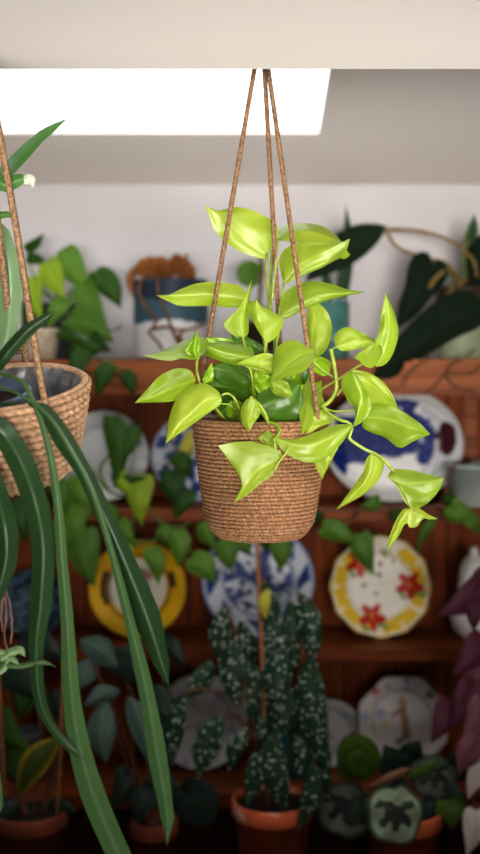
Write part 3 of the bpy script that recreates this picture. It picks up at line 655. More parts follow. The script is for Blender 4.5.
strap([(-8, 820, 1.50), (0, 805, 1.5), (-3, 770, 1.5), (-8, 740, 1.5)], [2, 5, 6, 0], 'strap_paler', .01)
# ---- dangling plantlet with pinkish roots
for pts in ([(-18, 420, 1.50), (-8, 520, 1.50), (3, 585, 1.50), (6, 610, 1.50), (4, 640, 1.50), (9, 652, 1.50)], [(3, 585, 1.50), (9, 600, 1.50), (12, 625, 1.495), (10, 643, 1.495)], [(4, 590, 1.50), (1, 612, 1.50), (3, 632, 1.50)]):
    q = resample([P(*p) for p in pts], 26); q = [v + Vector((.0015 * noise.noise(v * 120), 0, 0)) for v in q]
    MB().tube(q, .0022, 6, r1=.0012).build('root', M['root'], sp)
for pts, w, mt in (([(0, 660, 1.5), (12, 652, 1.495), (20, 650, 1.49), (26, 658, 1.49)], [7, 9, 8, 0], 'strap_pale'), ([(0, 664, 1.5), (20, 666, 1.5), (42, 662, 1.5), (58, 668, 1.5)], [6, 6, 5, 0], 'strap_paler'),
                   ([(-6, 650, 1.5), (4, 654, 1.5), (14, 660, 1.495), (20, 666, 1.495)], [6, 8, 6, 0], 'strap_pale'), ([(10, 652, 1.5), (4, 668, 1.5), (-6, 676, 1.5)], [5, 7, 2], 'strap_pale')):
    strap(pts, w, mt, .015)
# ================================================================== CHINA ON THE DRESSER
def seg_d(p, a, b):
    ax, ay = a; bx, by = b; dx, dy = bx - ax, by - ay; l = dx * dx + dy * dy
    t = 0 if l == 0 else max(0, min(1, ((p[0] - ax) * dx + (p[1] - ay) * dy) / l))
    return math.hypot(p[0] - ax - t * dx, p[1] - ay - t * dy)
def nz(x, y, s, o=0): return noise.noise(Vector((x * s, y * s, o * 7.3 + .5)))
def plate(name, label, c, r, D, colf, ry=None, rfun=None, well=.62, lean=9, group='plates standing on the dresser shelves', zs=None, depth=.022, mat='painted', cat='plate', rough=None):
    """c: centre in px, r: radius in px; leaning back against the dresser; colf(u, v) paints it, u right and v up in units of the radius"""
    ctr = P(c[0], c[1], D); R = r / F * D; asp = (ry or r) / r
    if zs is not None: ctr.z = zs + R * asp * math.cos(math.radians(lean)) + .002
    rot = Matrix.Rotation(math.radians(90 - lean), 3, 'X')
    root = thing(name, label, cat, ctr - Vector((0, .0, R * asp)), group)
    prof = [(0, 0)] + [(well * k / 14, 0) for k in range(1, 15)] + [(well + .03, .06), (well + .06, .12)] + [(well + .06 + (.94 - well) * k / 12, .12 + .2 * k / 12) for k in range(1, 13)]
    rows = []; cols = []; seg = 160
    def pt(rr, th, h):
        k = rfun(th) if rfun else 1; k = 1 + (k - 1) * rr ** 4
        return rr * k * math.cos(th), rr * k * math.sin(th), h
    full = prof + [(1.0, .30)] + [(rr * .985, h - .06) for rr, h in reversed(prof)]
    for i, (rr, h) in enumerate(full):
        row = []
        for j in range(seg):
            th = 2 * PI * j / seg; x, y, hh = pt(rr, th, h)
            row.append(ctr + rot @ Vector((x * R, y * R * asp, hh * depth / .3)))
            cols.append(srgb(colf(x, y)) if i < len(prof) + 1 else srgb((214, 212, 208)))
        rows.append(row)
    MB().grid(rows, True, cols=cols).build(name + '_body', M[mat], root)
    return root
def flower(u, v, cx, cy, r, k=6, ph=0, inner=.62):
    a = math.atan2(v - cy, u - cx); d = math.hypot(u - cx, v - cy)
    return d < r * (inner + (1 - inner) * math.cos(k * a + ph))
WH = (226, 224, 220)
def c_platter(u, v):
    X, Y = 393 + 69 * u, 450 - 69 * v
    d = math.hypot(u, v / .82)
    c = WH if X < 420 else (206, 206, 206)
    if X > 420 and math.sin(d * 46) > .3: c = (188, 190, 194)
    w = 4 * nz(u, v, 5)
    blue = (26, 42, 108)
    for a, b, r in (((330, 462), (372, 456), 14), ((372, 456), (408, 446), 13), ((404, 413), (421, 424), 8), ((421, 424), (428, 442), 8), ((428, 442), (425, 466), 7), ((328, 474), (338, 482), 9), ((336, 402), (356, 398), 8), ((392, 398), (412, 402), 8), ((345, 425), (372, 420), 9), ((352, 440), (395, 432), 12)):
        if seg_d((X, Y), a, b) + w < r: c = blue if nz(u, v, 11, 2) < .25 else (50, 68, 136)
    if math.hypot((X - 446) / 9.5, (Y - 443) / 20) < 1: c = (74, 28, 40)
    if d > .97: c = (190, 188, 184)
    return c
plate('oval_platter', 'large oval white platter with bold dark blue brushwork, behind the trailing lime leaves', (393, 450), 69, 2.99, c_platter, ry=57, well=.74, zs=Z2, cat='platter')
def c_left(u, v):
    d = math.hypot(u, v); c = (198, 198, 198)
    if d < .62 and nz(u, v, 3.2, 1) > .12 and u > 0: c = (96, 116, 158)
    if .66 < d < .72: c = (176, 178, 184)
    if u > .55 and nz(u, v, 7, 3) > .2: c = (120, 136, 170)
    return c
plate('plate', 'greyish white plate with a blue patch, behind dark leaves below the left basket', (104, 457), 45, 2.99, c_left, zs=Z2)
def c_bluewhite(u, v):
    d = math.hypot(u, v); c = (206, 208, 214)
    if nz(u, v, 4.2, 5) > .02: c = (72, 92, 150)
    if nz(u, v, 9, 6) > .28: c = (40, 54, 112)
    if d > .93: c = (170, 178, 200)
    return c
plate('plate', 'blue and white plate half hidden behind the left side of the central basket', (196, 462), 44, 3.0, c_bluewhite, zs=Z2)
def c_yellow(u, v):
    d = math.hypot(u, v); a = math.atan2(v, u)
    c = (222, 176, 34)
    if d < .60:
        c = (206, 200, 186)
        if seg_d((u, v), (.0, -.35), (.05, .3)) + .12 * nz(u, v, 6) < .13: c = (120, 128, 116)
        if flower(u, v, .2, .25, .14): c = (150, 70, 60)
        if flower(u, v, -.2, .1, .12): c = (96, 110, 70)
    elif .62 < d < .68: c = (150, 110, 24)
    elif (abs(abs(a) - PI) < .5 and d < .76) or (abs(a - .25) < .22 and .7 < d < .8): c = (40, 44, 44)
    return c
plate('plate', 'bright yellow rimmed plate with a pale picture in its middle, on the left', (138, 598), 48, 2.99, c_yellow, zs=Z3)
def c_delft(u, v):
    d = math.hypot(u, v); a = math.atan2(v, u); c = (212, 214, 222)
    if d < .60:
        if nz(u, v, 4.5, 8) > .05: c = (70, 84, 140)
        if nz(u, v, 8, 9) > .25: c = (40, 50, 104)
    elif .60 < d < .65: c = (120, 132, 172)
    else:
        s = math.cos(a * 8 + 1.2 * math.sin(d * 12))
        if s > .25 and .68 < d < .93: c = (74, 92, 150)
        if s > .75 and .74 < d < .88: c = (40, 54, 112)
    if d > .965: c = (126, 138, 176)
    return c
plate('plate', 'white plate with dense blue flower painting, directly below the central basket', (258, 591), 56, 2.99, c_delft, zs=Z3)
def scal(th): return 1 + .022 * math.cos(12 * th)
def c_redflower(u, v):
    d = math.hypot(u, v); a = math.atan2(v, u); c = (232, 226, 214)
    am = (math.degrees(a) + 360) % 360
    if d > .66:
        for lo, hi in ((112, 205), (330, 62 + 360), (205, 255), (272, 325)):
            x = am if am >= lo else am + 360
            if lo + 10 * nz(u, v, 4) < x < hi and .68 + .05 * nz(u, v, 6, 2) < d < .93: c = (224, 190, 60)
        if math.cos(12 * a) > .82 and d > .80: c = (232, 218, 190)
    red = (188, 50, 32)
    for cx, cy in ((-.40, .46), (.60, .02), (-.16, -.60)):
        if flower(u, v, cx, cy, .29, 5, 1.2, .76): c = red if math.hypot(u - cx, v - cy) > .06 else (210, 130, 50)
        elif flower(u, v, cx + .2, cy - .17, .12, 2, .6) or flower(u, v, cx - .15, cy - .2, .11, 2, 2.0): c = (132, 144, 84)
        elif math.hypot(u - cx - .22, v - cy + .02) < .05: c = (150, 160, 110)
    for cx, cy in ((.0, .22), (.28, .50), (-.05, -.15), (-.32, .02), (.02, .44)):
        if flower(u, v, cx, cy, .062, 4): c = (110, 66, 44)
    for k in range(5):
        if abs(v - .04 + .035 * k * 0 ) < .008 and -.16 < u < .2 and math.sin(u * 90) > -.4: c = (176, 170, 160)
    if flower(u, v, .12, .66, .13, 5): c = (150, 150, 90)
    if d > .965: c = (202, 172, 90)
    return c
plate('plate', 'scalloped white and yellow plate painted with three red flowers, on the right', (379.5, 593), 49.8, 2.99, c_redflower, rfun=scal, zs=Z3)
def octo(th):
    a = (th + PI / 8) % (PI / 4) - PI / 8
    return .93 / math.cos(a) if abs(a) < PI / 8 else 1
def c_octo(u, v):
    d = math.hypot(u, v); c = (214, 210, 208)
    if .62 < d < .655: c = (178, 150, 110)
    for cx, cy, col, r in ((-.58, .62, (178, 48, 50), .13), (.60, .56, (36, 84, 110), .13), (-.80, .1, (150, 170, 200), .13), (.1, .84, (120, 140, 180), .1), (-.3, .72, (130, 150, 190), .1), (.8, -.1, (140, 160, 190), .12), (-.45, .16, (120, 140, 180), .14), (-.36, -.08, (206, 170, 60), .08), (.12, .66, (150, 165, 195), .1)):
        if flower(u, v, cx, cy, r, 5): c = col
    if seg_d((u, v), (.02, .28), (.1, -.3)) < .07 + .03 * (.3 - v): c = (166, 128, 96)
    if seg_d((u, v), (.0, .42), (.03, .36)) < .07: c = (190, 150, 100)
    if seg_d((u, v), (-.02, .22), (-.2, .12)) < .035: c = (150, 110, 90)
    if seg_d((u, v), (.08, -.3), (-.1, -.45)) < .05: c = (120, 100, 100)
    if d > .9 and abs(d - .93) > .06: c = (186, 150, 92)
    return c
plate('plate', 'eight-sided pale plate with a small figure and scattered flowers, lower right', (402, 721), 47, 2.98, c_octo, rfun=octo, zs=ZC)
def c_darkblue(u, v):
    d = math.hypot(u, v); c = (52, 60, 78)
    if nz(u, v, 4, 11) > .1: c = (84, 96, 116)
    if nz(u, v, 7, 12) > .3: c = (60, 110, 116)
    return c
plate('plate', 'dark slate blue plate in the shadow at the left edge, above the lower leaves', (34, 606), 33, 2.99, c_darkblue, zs=Z3)
def c_plainwhite(u, v):
    d = math.hypot(u, v); c = (206, 204, 206)
    if .62 < d < .66: c = (176, 176, 182)
    if nz(u, v, 3, 15) > .3: c = (170, 176, 190)
    return c
plate('plate', 'plain white plate in the shade behind the spotted leaves, lower left of the begonia', (201, 716), 46, 2.99, c_plainwhite, zs=ZC)
plate('plate', 'small white plate peeping out between the spotted begonia and the eight-sided plate', (330, 730), 32, 3.01, c_plainwhite, zs=ZC)
# lidded white jar on the right
jc = P(474, 640, 2.97); jc.z = Z3 + .001
wj = thing('lidded_jar', 'white china lidded jar behind purple leaves on the right shelf', 'jar', jc)
q = 2.97 / F
MB().lathe([(0, 0), (13 * q, 0), (15 * q, 2 * q), (22 * q, 10 * q), (24 * q, 20 * q), (22 * q, 32 * q), (17 * q, 42 * q), (15 * q, 46 * q), (16 * q, 48 * q), (14 * q, 48 * q), (0, 46 * q)], jc, 40).build('jar_body', M['white_china'], wj)
MB().lathe([(16.5 * q, 48 * q), (17 * q, 51 * q), (16 * q, 56 * q), (15 * q, 66 * q), (13 * q, 74 * q), (8 * q, 81 * q), (4 * q, 83 * q), (5 * q, 86 * q), (3 * q, 90 * q), (0, 91 * q)], jc, 40).build('lid', M['white_china'], wj)
# teal bowl and grey mug on the worktop
q = 2.93 / F
tcn = P(296, 740, 2.93); tcn.z = ZC + .001
tb = thing('teal_jug', 'dark teal china jug mostly hidden behind the spotted begonia', 'jug', tcn)
MB().lathe([(0, 0), (12 * q, 0), (14 * q, 3 * q), (19 * q, 18 * q), (20 * q, 32 * q), (15 * q, 48 * q), (13 * q, 56 * q), (16 * q, 64 * q), (14.5 * q, 64 * q), (11.5 * q, 56 * q), (0, 50 * q)], tcn, 36).build('jug_body', M['teal_china'], tb)
MB().tube(resample([tcn + Vector((13 * q, 0, 56 * q)), tcn + Vector((28 * q, 0, 50 * q)), tcn + Vector((29 * q, 0, 28 * q)), tcn + Vector((18 * q, 0, 16 * q))], 20), 2.4 * q, 8).build('handle', M['teal_china'], tb)
def c_mug(x, y, h, th):
    if .03 < h < .052 and math.sin(th * 5) > .3: return srgb((150, 32, 32))
    if .085 < h < .108 and math.sin(th * 5 + 2) > .3: return srgb((150, 32, 32))
    return srgb((84, 84, 96)) if math.sin(h * 260) > 0 else srgb((108, 108, 118))
mc = P(27, 742, 2.9); mc.z = ZC + .001; q = 2.9 / F
mg = thing('mug', 'grey mug with red marks in the dark lower left corner', 'mug', mc)
pm = [(0, 0), (16 * q, 0)] + [(17 * q, k * 1.6 * q) for k in range(1, 31)] + [(16 * q, 49 * q), (15 * q, 47 * q), (14.5 * q, 6 * q), (0, 5 * q)]
MB().lathe(pm, mc, 60, colf=c_mug).build('mug_body', M['painted_matt'], mg)
MB().tube(resample([mc + Vector((-16 * q, 0, 40 * q)), mc + Vector((-27 * q, 0, 36 * q)), mc + Vector((-27 * q, 0, 16 * q)), mc + Vector((-16 * q, 0, 10 * q))], 20), 2.4 * q, 8).build('handle', M['slate_pot'], mg)
# ================================================================== THINGS ON TOP OF THE DRESSER
def onto(px, D, z): v = P(px, 0, D); v.z = z; return v
# green heart-leaved plant, left
c0 = onto(58, 2.98, Z1 + .001); q = 2.98 / F
pl = thing('potted_heartleaf', 'green heart-leaved plant in a dark slate pot on top of the dresser, left', 'plant', c0, 'plants on top of the dresser')
pot(pl, c0, 16 * q, 22 * q, 56 * q, M['slate_pot'].name and 'slate_pot', .01, .002)
for b_, t_, w, D, mt in (((26, 250), (44, 233), 11, 2.97, 'heart_dark'), ((27, 258), (48, 264), 12, 2.96, 'heart_dark'), ((48, 262), (66, 299), 25, 2.93, 'heart_light'), ((65, 250), (93, 292), 27, 2.94, 'heart_mid'),
        ((96, 272), (121, 309), 25, 2.95, 'heart_dark'), ((82, 284), (108, 327), 27, 2.92, 'heart_mid'), ((70, 317), (114, 343), 28, 2.90, 'heart_mid'), ((32, 278), (44, 324), 19, 2.9, 'heart_light'), ((66, 298), (48, 330), 18, 2.93, 'heart_mid'),
        ((70, 345), (106, 348), 22, 2.88, 'heart_dark'), ((84, 352), (72, 378), 20, 2.84, 'heart_dark'), ((64, 255), (74, 250), 14, 2.98, 'heart_mid'), ((60, 330), (80, 345), 16, 2.88, 'heart_dark'), ((92, 335), (112, 352), 15, 2.88, 'heart_dark'),
        ((30, 300), (22, 335), 18, 2.95, 'heart_dark'), ((110, 364), (98, 398), 20, 2.815, 'heart_dark'), ((124, 372), (134, 396), 16, 2.82, 'heart_dark'), ((78, 366), (70, 396), 20, 2.815, 'heart_dark')):
    bleaf(pl, b_, t_, w, D, mt)
for pts in ([(58, 302, 2.98), (52, 285, 2.96), (48, 262, 2.93)], [(58, 302, 2.98), (62, 275, 2.96), (66, 250, 2.94)], [(60, 302, 2.98), (84, 290, 2.96), (97, 272, 2.95)], [(60, 302, 2.98), (72, 290, 2.95), (83, 284, 2.92)], [(58, 302, 2.98), (64, 312, 2.92), (70, 318, 2.90)],
            [(56, 302, 2.98), (36, 280, 2.96), (27, 256, 2.97)], [(70, 318, 2.9), (110, 330, 2.9), (122, 325, 2.9)], [(62, 320, 2.9), (70, 340, 2.88), (86, 353, 2.83), (110, 363, 2.815), (124, 371, 2.82)], [(56, 302, 2.98), (40, 290, 2.94), (32, 279, 2.90)]):
    pipe(pl, pts, .0025, 'green_stem')
# white wicker pot
c0 = onto(40, 2.89, Z1 + .001); q = 2.90 / F
ww = thing('woven_pot', 'small white woven pot cover on the dresser top beside the left rope', 'pot', c0)
weave_basket(c0, [(0, 0), (13 * q, 0), (15 * q, 2 * q), (17 * q, 15 * q), (18 * q, 30 * q)], .007, 120, None, 24, .002, .005).build('woven_body', M['white_wicker'], ww)
# crock with dried fern
c0 = onto(171, 2.95, Z1 + .001); q = 2.95 / F
ck = thing('glazed_crock', 'two-tone crock, slate blue above and white below, on top of the dresser', 'crock', c0)
def c_crock(x, y, h, th):
    yy = h / q
    e = 37 + 1.2 * math.sin(th * 3) + nz(x * 30, y * 30, 1) * 1.5
    if yy < e: return srgb((196, 191, 188))
    if yy < 56 + 3 * math.sin(th * 2): return srgb((66, 88, 98))
    return srgb((44, 52, 64)) if nz(x * 14, h * 22, 1) < .2 else srgb((62, 74, 90))
pr = [(0, 0), (34 * q, 0), (36.5 * q, 1.5 * q)] + [(37 * q, (2 + k) * q) for k in range(0, 75, 2)] + [(37 * q, 77 * q), (36 * q, 79 * q), (34 * q, 79 * q), (33.5 * q, 76 * q), (33 * q, 60 * q), (0, 60 * q)]
MB().lathe(pr, c0, 72, colf=c_crock).build('crock_body', M['painted_matt'], ck)
df = thing('dried_fern', 'curled dried orange fern spilling from the slate and white crock', 'dried plant', c0 + Vector((0, 0, 62 * q)))
for pts, w in (([(165, 285, 2.95), (150, 266, 2.90), (136, 268, 2.88), (131, 282, 2.87), (133, 299, 2.87)], [9, 15, 15, 11, 3]), ([(170, 284, 2.95), (160, 264, 2.92), (148, 260, 2.91), (140, 270, 2.90)], [7, 13, 12, 4]), ([(172, 284, 2.95), (168, 268, 2.94), (158, 262, 2.92), (150, 274, 2.9)], [8, 14, 12, 5]),
               ([(180, 284, 2.95), (182, 266, 2.93), (178, 256, 2.92), (170, 264, 2.90), (168, 274, 2.9)], [7, 11, 11, 9, 3]), ([(184, 284, 2.95), (190, 270, 2.94), (187, 260, 2.93), (180, 266, 2.92)], [6, 9, 9, 3]), ([(176, 280, 2.95), (184, 262, 2.96), (188, 252, 2.96)], [3, 3, 1]),
               ([(190, 282, 2.95), (194, 272, 2.94), (190, 266, 2.93)], [6, 7, 2]), ([(160, 280, 2.93), (146, 274, 2.90), (140, 284, 2.89)], [8, 12, 4])):
    al = [0]
    mid = [(p[0], p[1]) for p in pts]; lf = []; rt = []
    for i, p in enumerate(pts[1:-1], 1):
        t = Vector((pts[i + 1][0] - pts[i - 1][0], pts[i + 1][1] - pts[i - 1][1])).normalized()
        for k, sd in ((1, lf), (-1, rt)): sd.append((p[0] - t.y * k * w[i] / 3.4 + random.uniform(-2.5, 2.5), p[1] + t.x * k * w[i] / 3.4 + random.uniform(-2.5, 2.5)))
    leaf(df, mid, lf, rt, (pts[0][2], pts[-1][2]), (.012, .02), 'dried', name='frond', n=16)
for pts in ([(164, 284, 2.94), (159, 278, 2.86), (158, 290, 2.85), (166, 312, 2.85), (174, 334, 2.85), (180, 346, 2.85)], [(142, 280, 2.88), (139, 292, 2.85), (146, 308, 2.85), (156, 318, 2.85), (153, 328, 2.85), (148, 332, 2.85), (158, 342, 2.85), (163, 350, 2.848)],
            [(150, 330, 2.85), (166, 327, 2.85), (178, 330, 2.85), (195, 328, 2.85), (207, 322, 2.85)], [(174, 334, 2.85), (181, 342, 2.848), (180, 334, 2.848), (186, 330, 2.848)]):
    pipe(df, pts, .0042, 'brown_stem', r1=.0028)
for k in range(22):
    x = random.uniform(140, 194); a = random.uniform(-1.2, 1.2); l_ = random.uniform(8, 20); w_ = random.uniform(2.5, 6); D_ = random.uniform(2.89, 2.97)
    b_ = (x, random.uniform(272, 284)); t_ = (x + math.sin(a) * l_, b_[1] - math.cos(a) * l_)
    leaf(df, [b_, (b_[0] * .5 + t_[0] * .5 + random.uniform(-3, 3), b_[1] * .5 + t_[1] * .5), t_], [((b_[0] + t_[0]) / 2 - w_, (b_[1] + t_[1]) / 2)], [((b_[0] + t_[0]) / 2 + w_, (b_[1] + t_[1]) / 2)], (D_, D_ - .02), (.01, .01), 'dried', name='frond', n=8)
# small round leaved plant, hidden pot
c0 = onto(256, 3.0, Z1 + .001); q = 3.0 / F
rp = thing('potted_round_leaf_plant', 'single round green leaf on a dark stalk, behind the lime leaves', 'plant', c0)
pot(rp, c0, 17 * q, 22 * q, 38 * q, 'brown_pot', .008, .002)
bleaf(rp, (259, 275), (236, 271), 25, 2.98, 'heart_mid', 'round', .01, .02)
bleaf(rp, (262, 306), (255, 320), 14, 2.98, 'heart_dark', 'round', .01, .02)
for pts in ([(258, 320, 3.0), (260, 295, 2.99), (262, 266, 2.98), (259, 256, 2.98)], [(260, 284, 2.99), (257, 276, 2.98)]):
    pipe(rp, pts, .005, 'brown_stem')
# teal pot with a narrow upright leaf
c0 = onto(333, 3.0, Z1 + .001)
tp = thing('potted_narrow_leaf_plant', 'narrow upright dark leaf in a small teal pot behind the lime pothos', 'plant', c0, 'plants on top of the dresser')
pot(tp, c0, 15 * q, 17 * q, 58 * q, 'teal_pot', .006, .001)
for b_, t_, w in (((344, 304), (346, 205), 11), ((338, 304), (352, 240), 9), ((330, 304), (322, 262), 9)):
    bleaf(tp, b_, t_, w, 2.98, 'anthurium_green', 'lance', .008, .03)
# large dark-leaved plant on the right
c0 = onto(461, 2.97, Z1 + .001); q = 2.97 / F
ar = thing('potted_dark_leaf_plant', 'large blackish green leaved plant with arching ochre stalks in a grey green pot, right', 'plant', c0, 'plants on top of the dresser')
def c_gp(x, y, h, th):
    return srgb((64, 54, 40)) if h > (44 + 3 * nz(x * 30, y * 30, 1)) * q else srgb((150, 158, 130))
MB().lathe([(r_, h_) for r_, h_ in [(0, 0), (20 * q, 0)] + [((20.5 + 5.5 * k / 36) * q, (1 + 2 * k) * q) for k in range(36)] + [(24 * q, 72 * q), (23 * q, 60 * q), (0, 58 * q)]], c0, 48, colf=c_gp).build('pot', M['painted_matt'], ar)
bleaf(ar, (386, 226), (305, 282), 34, 2.93, 'anthurium', 'lance', .02, .05, .02)
bleaf(ar, (432, 262), (397, 328), 40, 2.92, 'anthurium', 'wing', .02, .02, .0)
leaf(ar, [(482, 301), (450, 322), (410, 348), (372, 378)], [(470, 290), (450, 293), (425, 310), (400, 335), (380, 362)], [(482, 325), (456, 338), (420, 360), (392, 378)], (2.87, 2.82), (.02, .02), 'anthurium')
leaf(ar, [(486, 282), (462, 300), (440, 322)], [(470, 276), (450, 290)], [(486, 305), (458, 318)], (2.96, 2.94), (.02, .02), 'anthurium')
bleaf(ar, (490, 230), (470, 300), 26, 3.0, 'anthurium', 'lance')
bleaf(ar, (470, 247), (474, 213), 9, 2.98, 'anthurium_green', 'lance', .006, .05)
for pts, r, mt in (([(384, 230, 2.93), (405, 230, 2.94), (428, 233, 2.95), (454, 243, 2.96), (474, 262, 2.97), (478, 290, 2.97)], .0042, 'orange_stem'), ([(386, 231, 2.93), (398, 248, 2.94), (425, 258, 2.95), (447, 264, 2.96), (464, 284, 2.97)], .0042, 'orange_stem'),
                   ([(432, 262, 2.92), (440, 266, 2.93), (452, 276, 2.95), (458, 290, 2.96)], .004, 'green_stem'), ([(429, 288, 2.91), (438, 276, 2.91), (450, 270, 2.93), (462, 282, 2.96)], .006, 'orange_stem'), ([(424, 343, 2.89), (434, 331, 2.89), (442, 310, 2.9), (450, 292, 2.91), (466, 280, 2.95)], .006, 'orange_stem'),
                   ([(466, 290, 2.97), (464, 262, 2.97), (466, 240, 2.98), (472, 222, 2.98)], .005, 'green_stem')):
    pipe(ar, pts, r, mt)
for pts in ([(474, 350, 2.88), (468, 356, 2.835), (452, 364, 2.825), (446, 373, 2.825), (437, 384, 2.825), (428, 393, 2.825)], [(488, 356, 2.835), (470, 374, 2.825), (448, 372, 2.825)], [(446, 373, 2.825), (454, 386, 2.825), (476, 393, 2.825)], [(430, 352, 2.86), (424, 362, 2.826), (410, 372, 2.826), (402, 386, 2.826)]):
    pipe(ar, pts, .0026, 'brown_stem', 'trailing_twig')
# ================================================================== TRAILING VINES ON THE PLATE SHELVES
c0 = onto(471, 2.91, Z2 + .001); q = 2.91 / F
tv = thing('trailing_philodendron', 'trailing philodendron in a silvery green pot on the right of the plate shelf', 'plant', c0)
pot(tv, c0, 20 * q, 24 * q, 42 * q, 'silver_pot', .01, .002)
for pts in ([(468, 462, 2.91), (450, 470, 2.86), (446, 495, 2.835), (440, 506, 2.83), (400, 509, 2.83), (360, 511, 2.83), (325, 508, 2.83), (280, 514, 2.83), (230, 520, 2.83), (195, 524, 2.83)],
            [(440, 506, 2.83), (452, 512, 2.82), (466, 508, 2.82)], [(360, 511, 2.83), (352, 520, 2.82), (340, 526, 2.82)], [(400, 509, 2.83), (420, 514, 2.82), (432, 520, 2.82)], [(325, 508, 2.83), (300, 525, 2.82), (278, 540, 2.82)], [(230, 520, 2.83), (228, 530, 2.82), (229, 540, 2.82)]):
    pipe(tv, pts, .004, 'brown_stem')
for b_, t_, w, mt in (((322, 527), (359, 546), 22, 'heart_mid'), ((361, 534), (374, 573), 24, 'heart_mid'), ((447, 506), (479, 517), 24, 'heart_mid'), ((434, 518), (417, 558), 10, 'heart_mid'), ((466, 515), (478, 536), 16, 'heart_mid'), ((380, 500), (360, 506), 14, 'heart_mid'),
                      ((278, 538), (280, 572), 22, 'heart_mid'), ((228, 539), (232, 572), 24, 'heart_mid'), ((262, 535), (266, 552), 14, 'heart_dark'), ((205, 522), (216, 551), 20, 'heart_mid'), ((320, 512), (300, 530), 16, 'heart_dark'), ((402, 512), (388, 520), 12, 'heart_dark'), ((455, 500), (440, 500), 12, 'heart_dark'), ((244, 540), (250, 556), 14, 'heart_mid')):
    bleaf(tv, b_, t_, w, 2.80, mt, dtip=.0)
c0 = onto(40, 2.92, Z2 + .001)
tw = thing('trailing_philodendron', 'trailing heart-leaved vine with many green leaves below the left basket', 'plant', c0)
pot(tw, c0, 20 * q, 24 * q, 42 * q, 'brown_pot', .01, .002)
for pts in ([(40, 468, 2.92), (52, 464, 2.86), (60, 490, 2.83), (75, 503, 2.83), (85, 530, 2.82)], [(40, 468, 2.92), (80, 462, 2.85), (110, 492, 2.83), (142, 500, 2.83), (165, 526, 2.82), (190, 524, 2.82)], [(142, 500, 2.83), (128, 540, 2.82), (150, 541, 2.82), (176, 532, 2.82)],
            [(40, 468, 2.92), (28, 464, 2.86), (20, 500, 2.83), (15, 530, 2.82)], [(165, 526, 2.82), (185, 545, 2.81), (196, 558, 2.80)], [(110, 492, 2.83), (100, 470, 2.83), (112, 450, 2.83), (112, 430, 2.83)]):
    pipe(tw, pts, .0032, 'green_stem')
for b_, t_, w, mt in (((144, 476), (142, 527), 25, 'heart_light'), ((80, 476), (91, 521), 26, 'heart_mid'), ((74, 503), (82, 552), 27, 'heart_mid'), ((84, 530), (95, 588), 34, 'heart_mid'), ((54, 478), (67, 521), 21, 'heart_mid'), ((20, 500), (28, 545), 22, 'heart_dark'), ((176, 530), (178, 568), 24, 'heart_mid'), ((164, 526), (172, 548), 18, 'heart_mid'),
                      ((192, 557), (216, 584), 27, 'heart_mid'), ((112, 418), (114, 491), 24, 'heart_dark'), ((136, 428), (108, 466), 18, 'heart_dark'), ((112, 477), (152, 476), 10, 'heart_dark'), ((172, 470), (184, 510), 26, 'heart_dark'), ((190, 490), (176, 520), 22, 'heart_dark'), ((120, 520), (138, 548), 18, 'heart_mid'), ((150, 548), (158, 585), 20, 'heart_mid'),
                      ((104, 505), (112, 540), 20, 'heart_mid'), ((128, 545), (118, 568), 16, 'heart_light'), ((40, 500), (50, 540), 20, 'heart_dark'), ((60, 520), (66, 560), 22, 'heart_mid'), ((118, 470), (136, 500), 16, 'heart_light'), ((176, 455), (190, 480), 20, 'heart_dark')):
    bleaf(tw, b_, t_, w, 2.80, mt, dtip=.0)
# cream leaf beside the basket
leaf(tw, [(190, 428), (184, 450), (178, 470)], [(194, 436), (193, 452), (186, 466)], [(182, 440), (176, 458)], (2.86, 2.84), (.01, .01), 'spotted_yellow', label='pale cream leaf beside the basket')
# ================================================================== PLANTS ON THE LOW BENCH
def bench_pot(px, py, rpx, D, mat, name, label, h=None, group='terracotta potted plants on the low bench'):
    q = D / F; zt = zat(py, D); c = onto(px, D, ZB + .001); h = zt - c.z
    t = thing(name, label, 'plant', c, group)
    pot(t, c, rpx * q * .72, rpx * q, h, mat, .035, .006); return t
bg = bench_pot(272.5, 798, 41, 2.60, 'terracotta_chalk', 'potted_spotted_begonia', 'tall begonia with white-spotted dark leaves in a chalky terracotta pot, bottom middle')
for b_, t_, w, D in (((226, 606), (222, 668), 24, 2.62), ((236, 636), (236, 708), 26, 2.60), ((262, 578), (270, 642), 22, 2.64), ((272, 610), (266, 690), 24, 2.60), ((300, 592), (312, 666), 26, 2.62), ((290, 600), (288, 680), 26, 2.63), ((282, 648), (278, 716), 30, 2.57), ((311, 654), (326, 774), 33, 2.56),
                     ((184, 692), (172, 767), 23, 2.60), ((222, 714), (198, 780), 29, 2.58), ((248, 727), (229, 772), 19, 2.56), ((255, 752), (246, 808), 19, 2.55), ((272, 732), (286, 812), 31, 2.54), ((297, 732), (298, 778), 17, 2.55), ((314, 762), (299, 830), 20, 2.53), ((320, 755), (327, 806), 11, 2.55), ((286, 680), (272, 745), 28, 2.58),
                     ((246, 655), (250, 725), 24, 2.63), ((300, 690), (300, 750), 24, 2.6), ((212, 660), (184, 700), 22, 2.63), ((320, 730), (330, 785), 20, 2.58), ((240, 620), (248, 680), 20, 2.66), ((262, 690), (262, 760), 22, 2.6)):
    bleaf(bg, b_, t_, w, D, 'spotted', 'lance', .02, .06, -.03)
bleaf(bg, (268, 588), (266, 620), 12, 2.57, 'spotted_yellow', 'lance', label='small yellowing leaf')
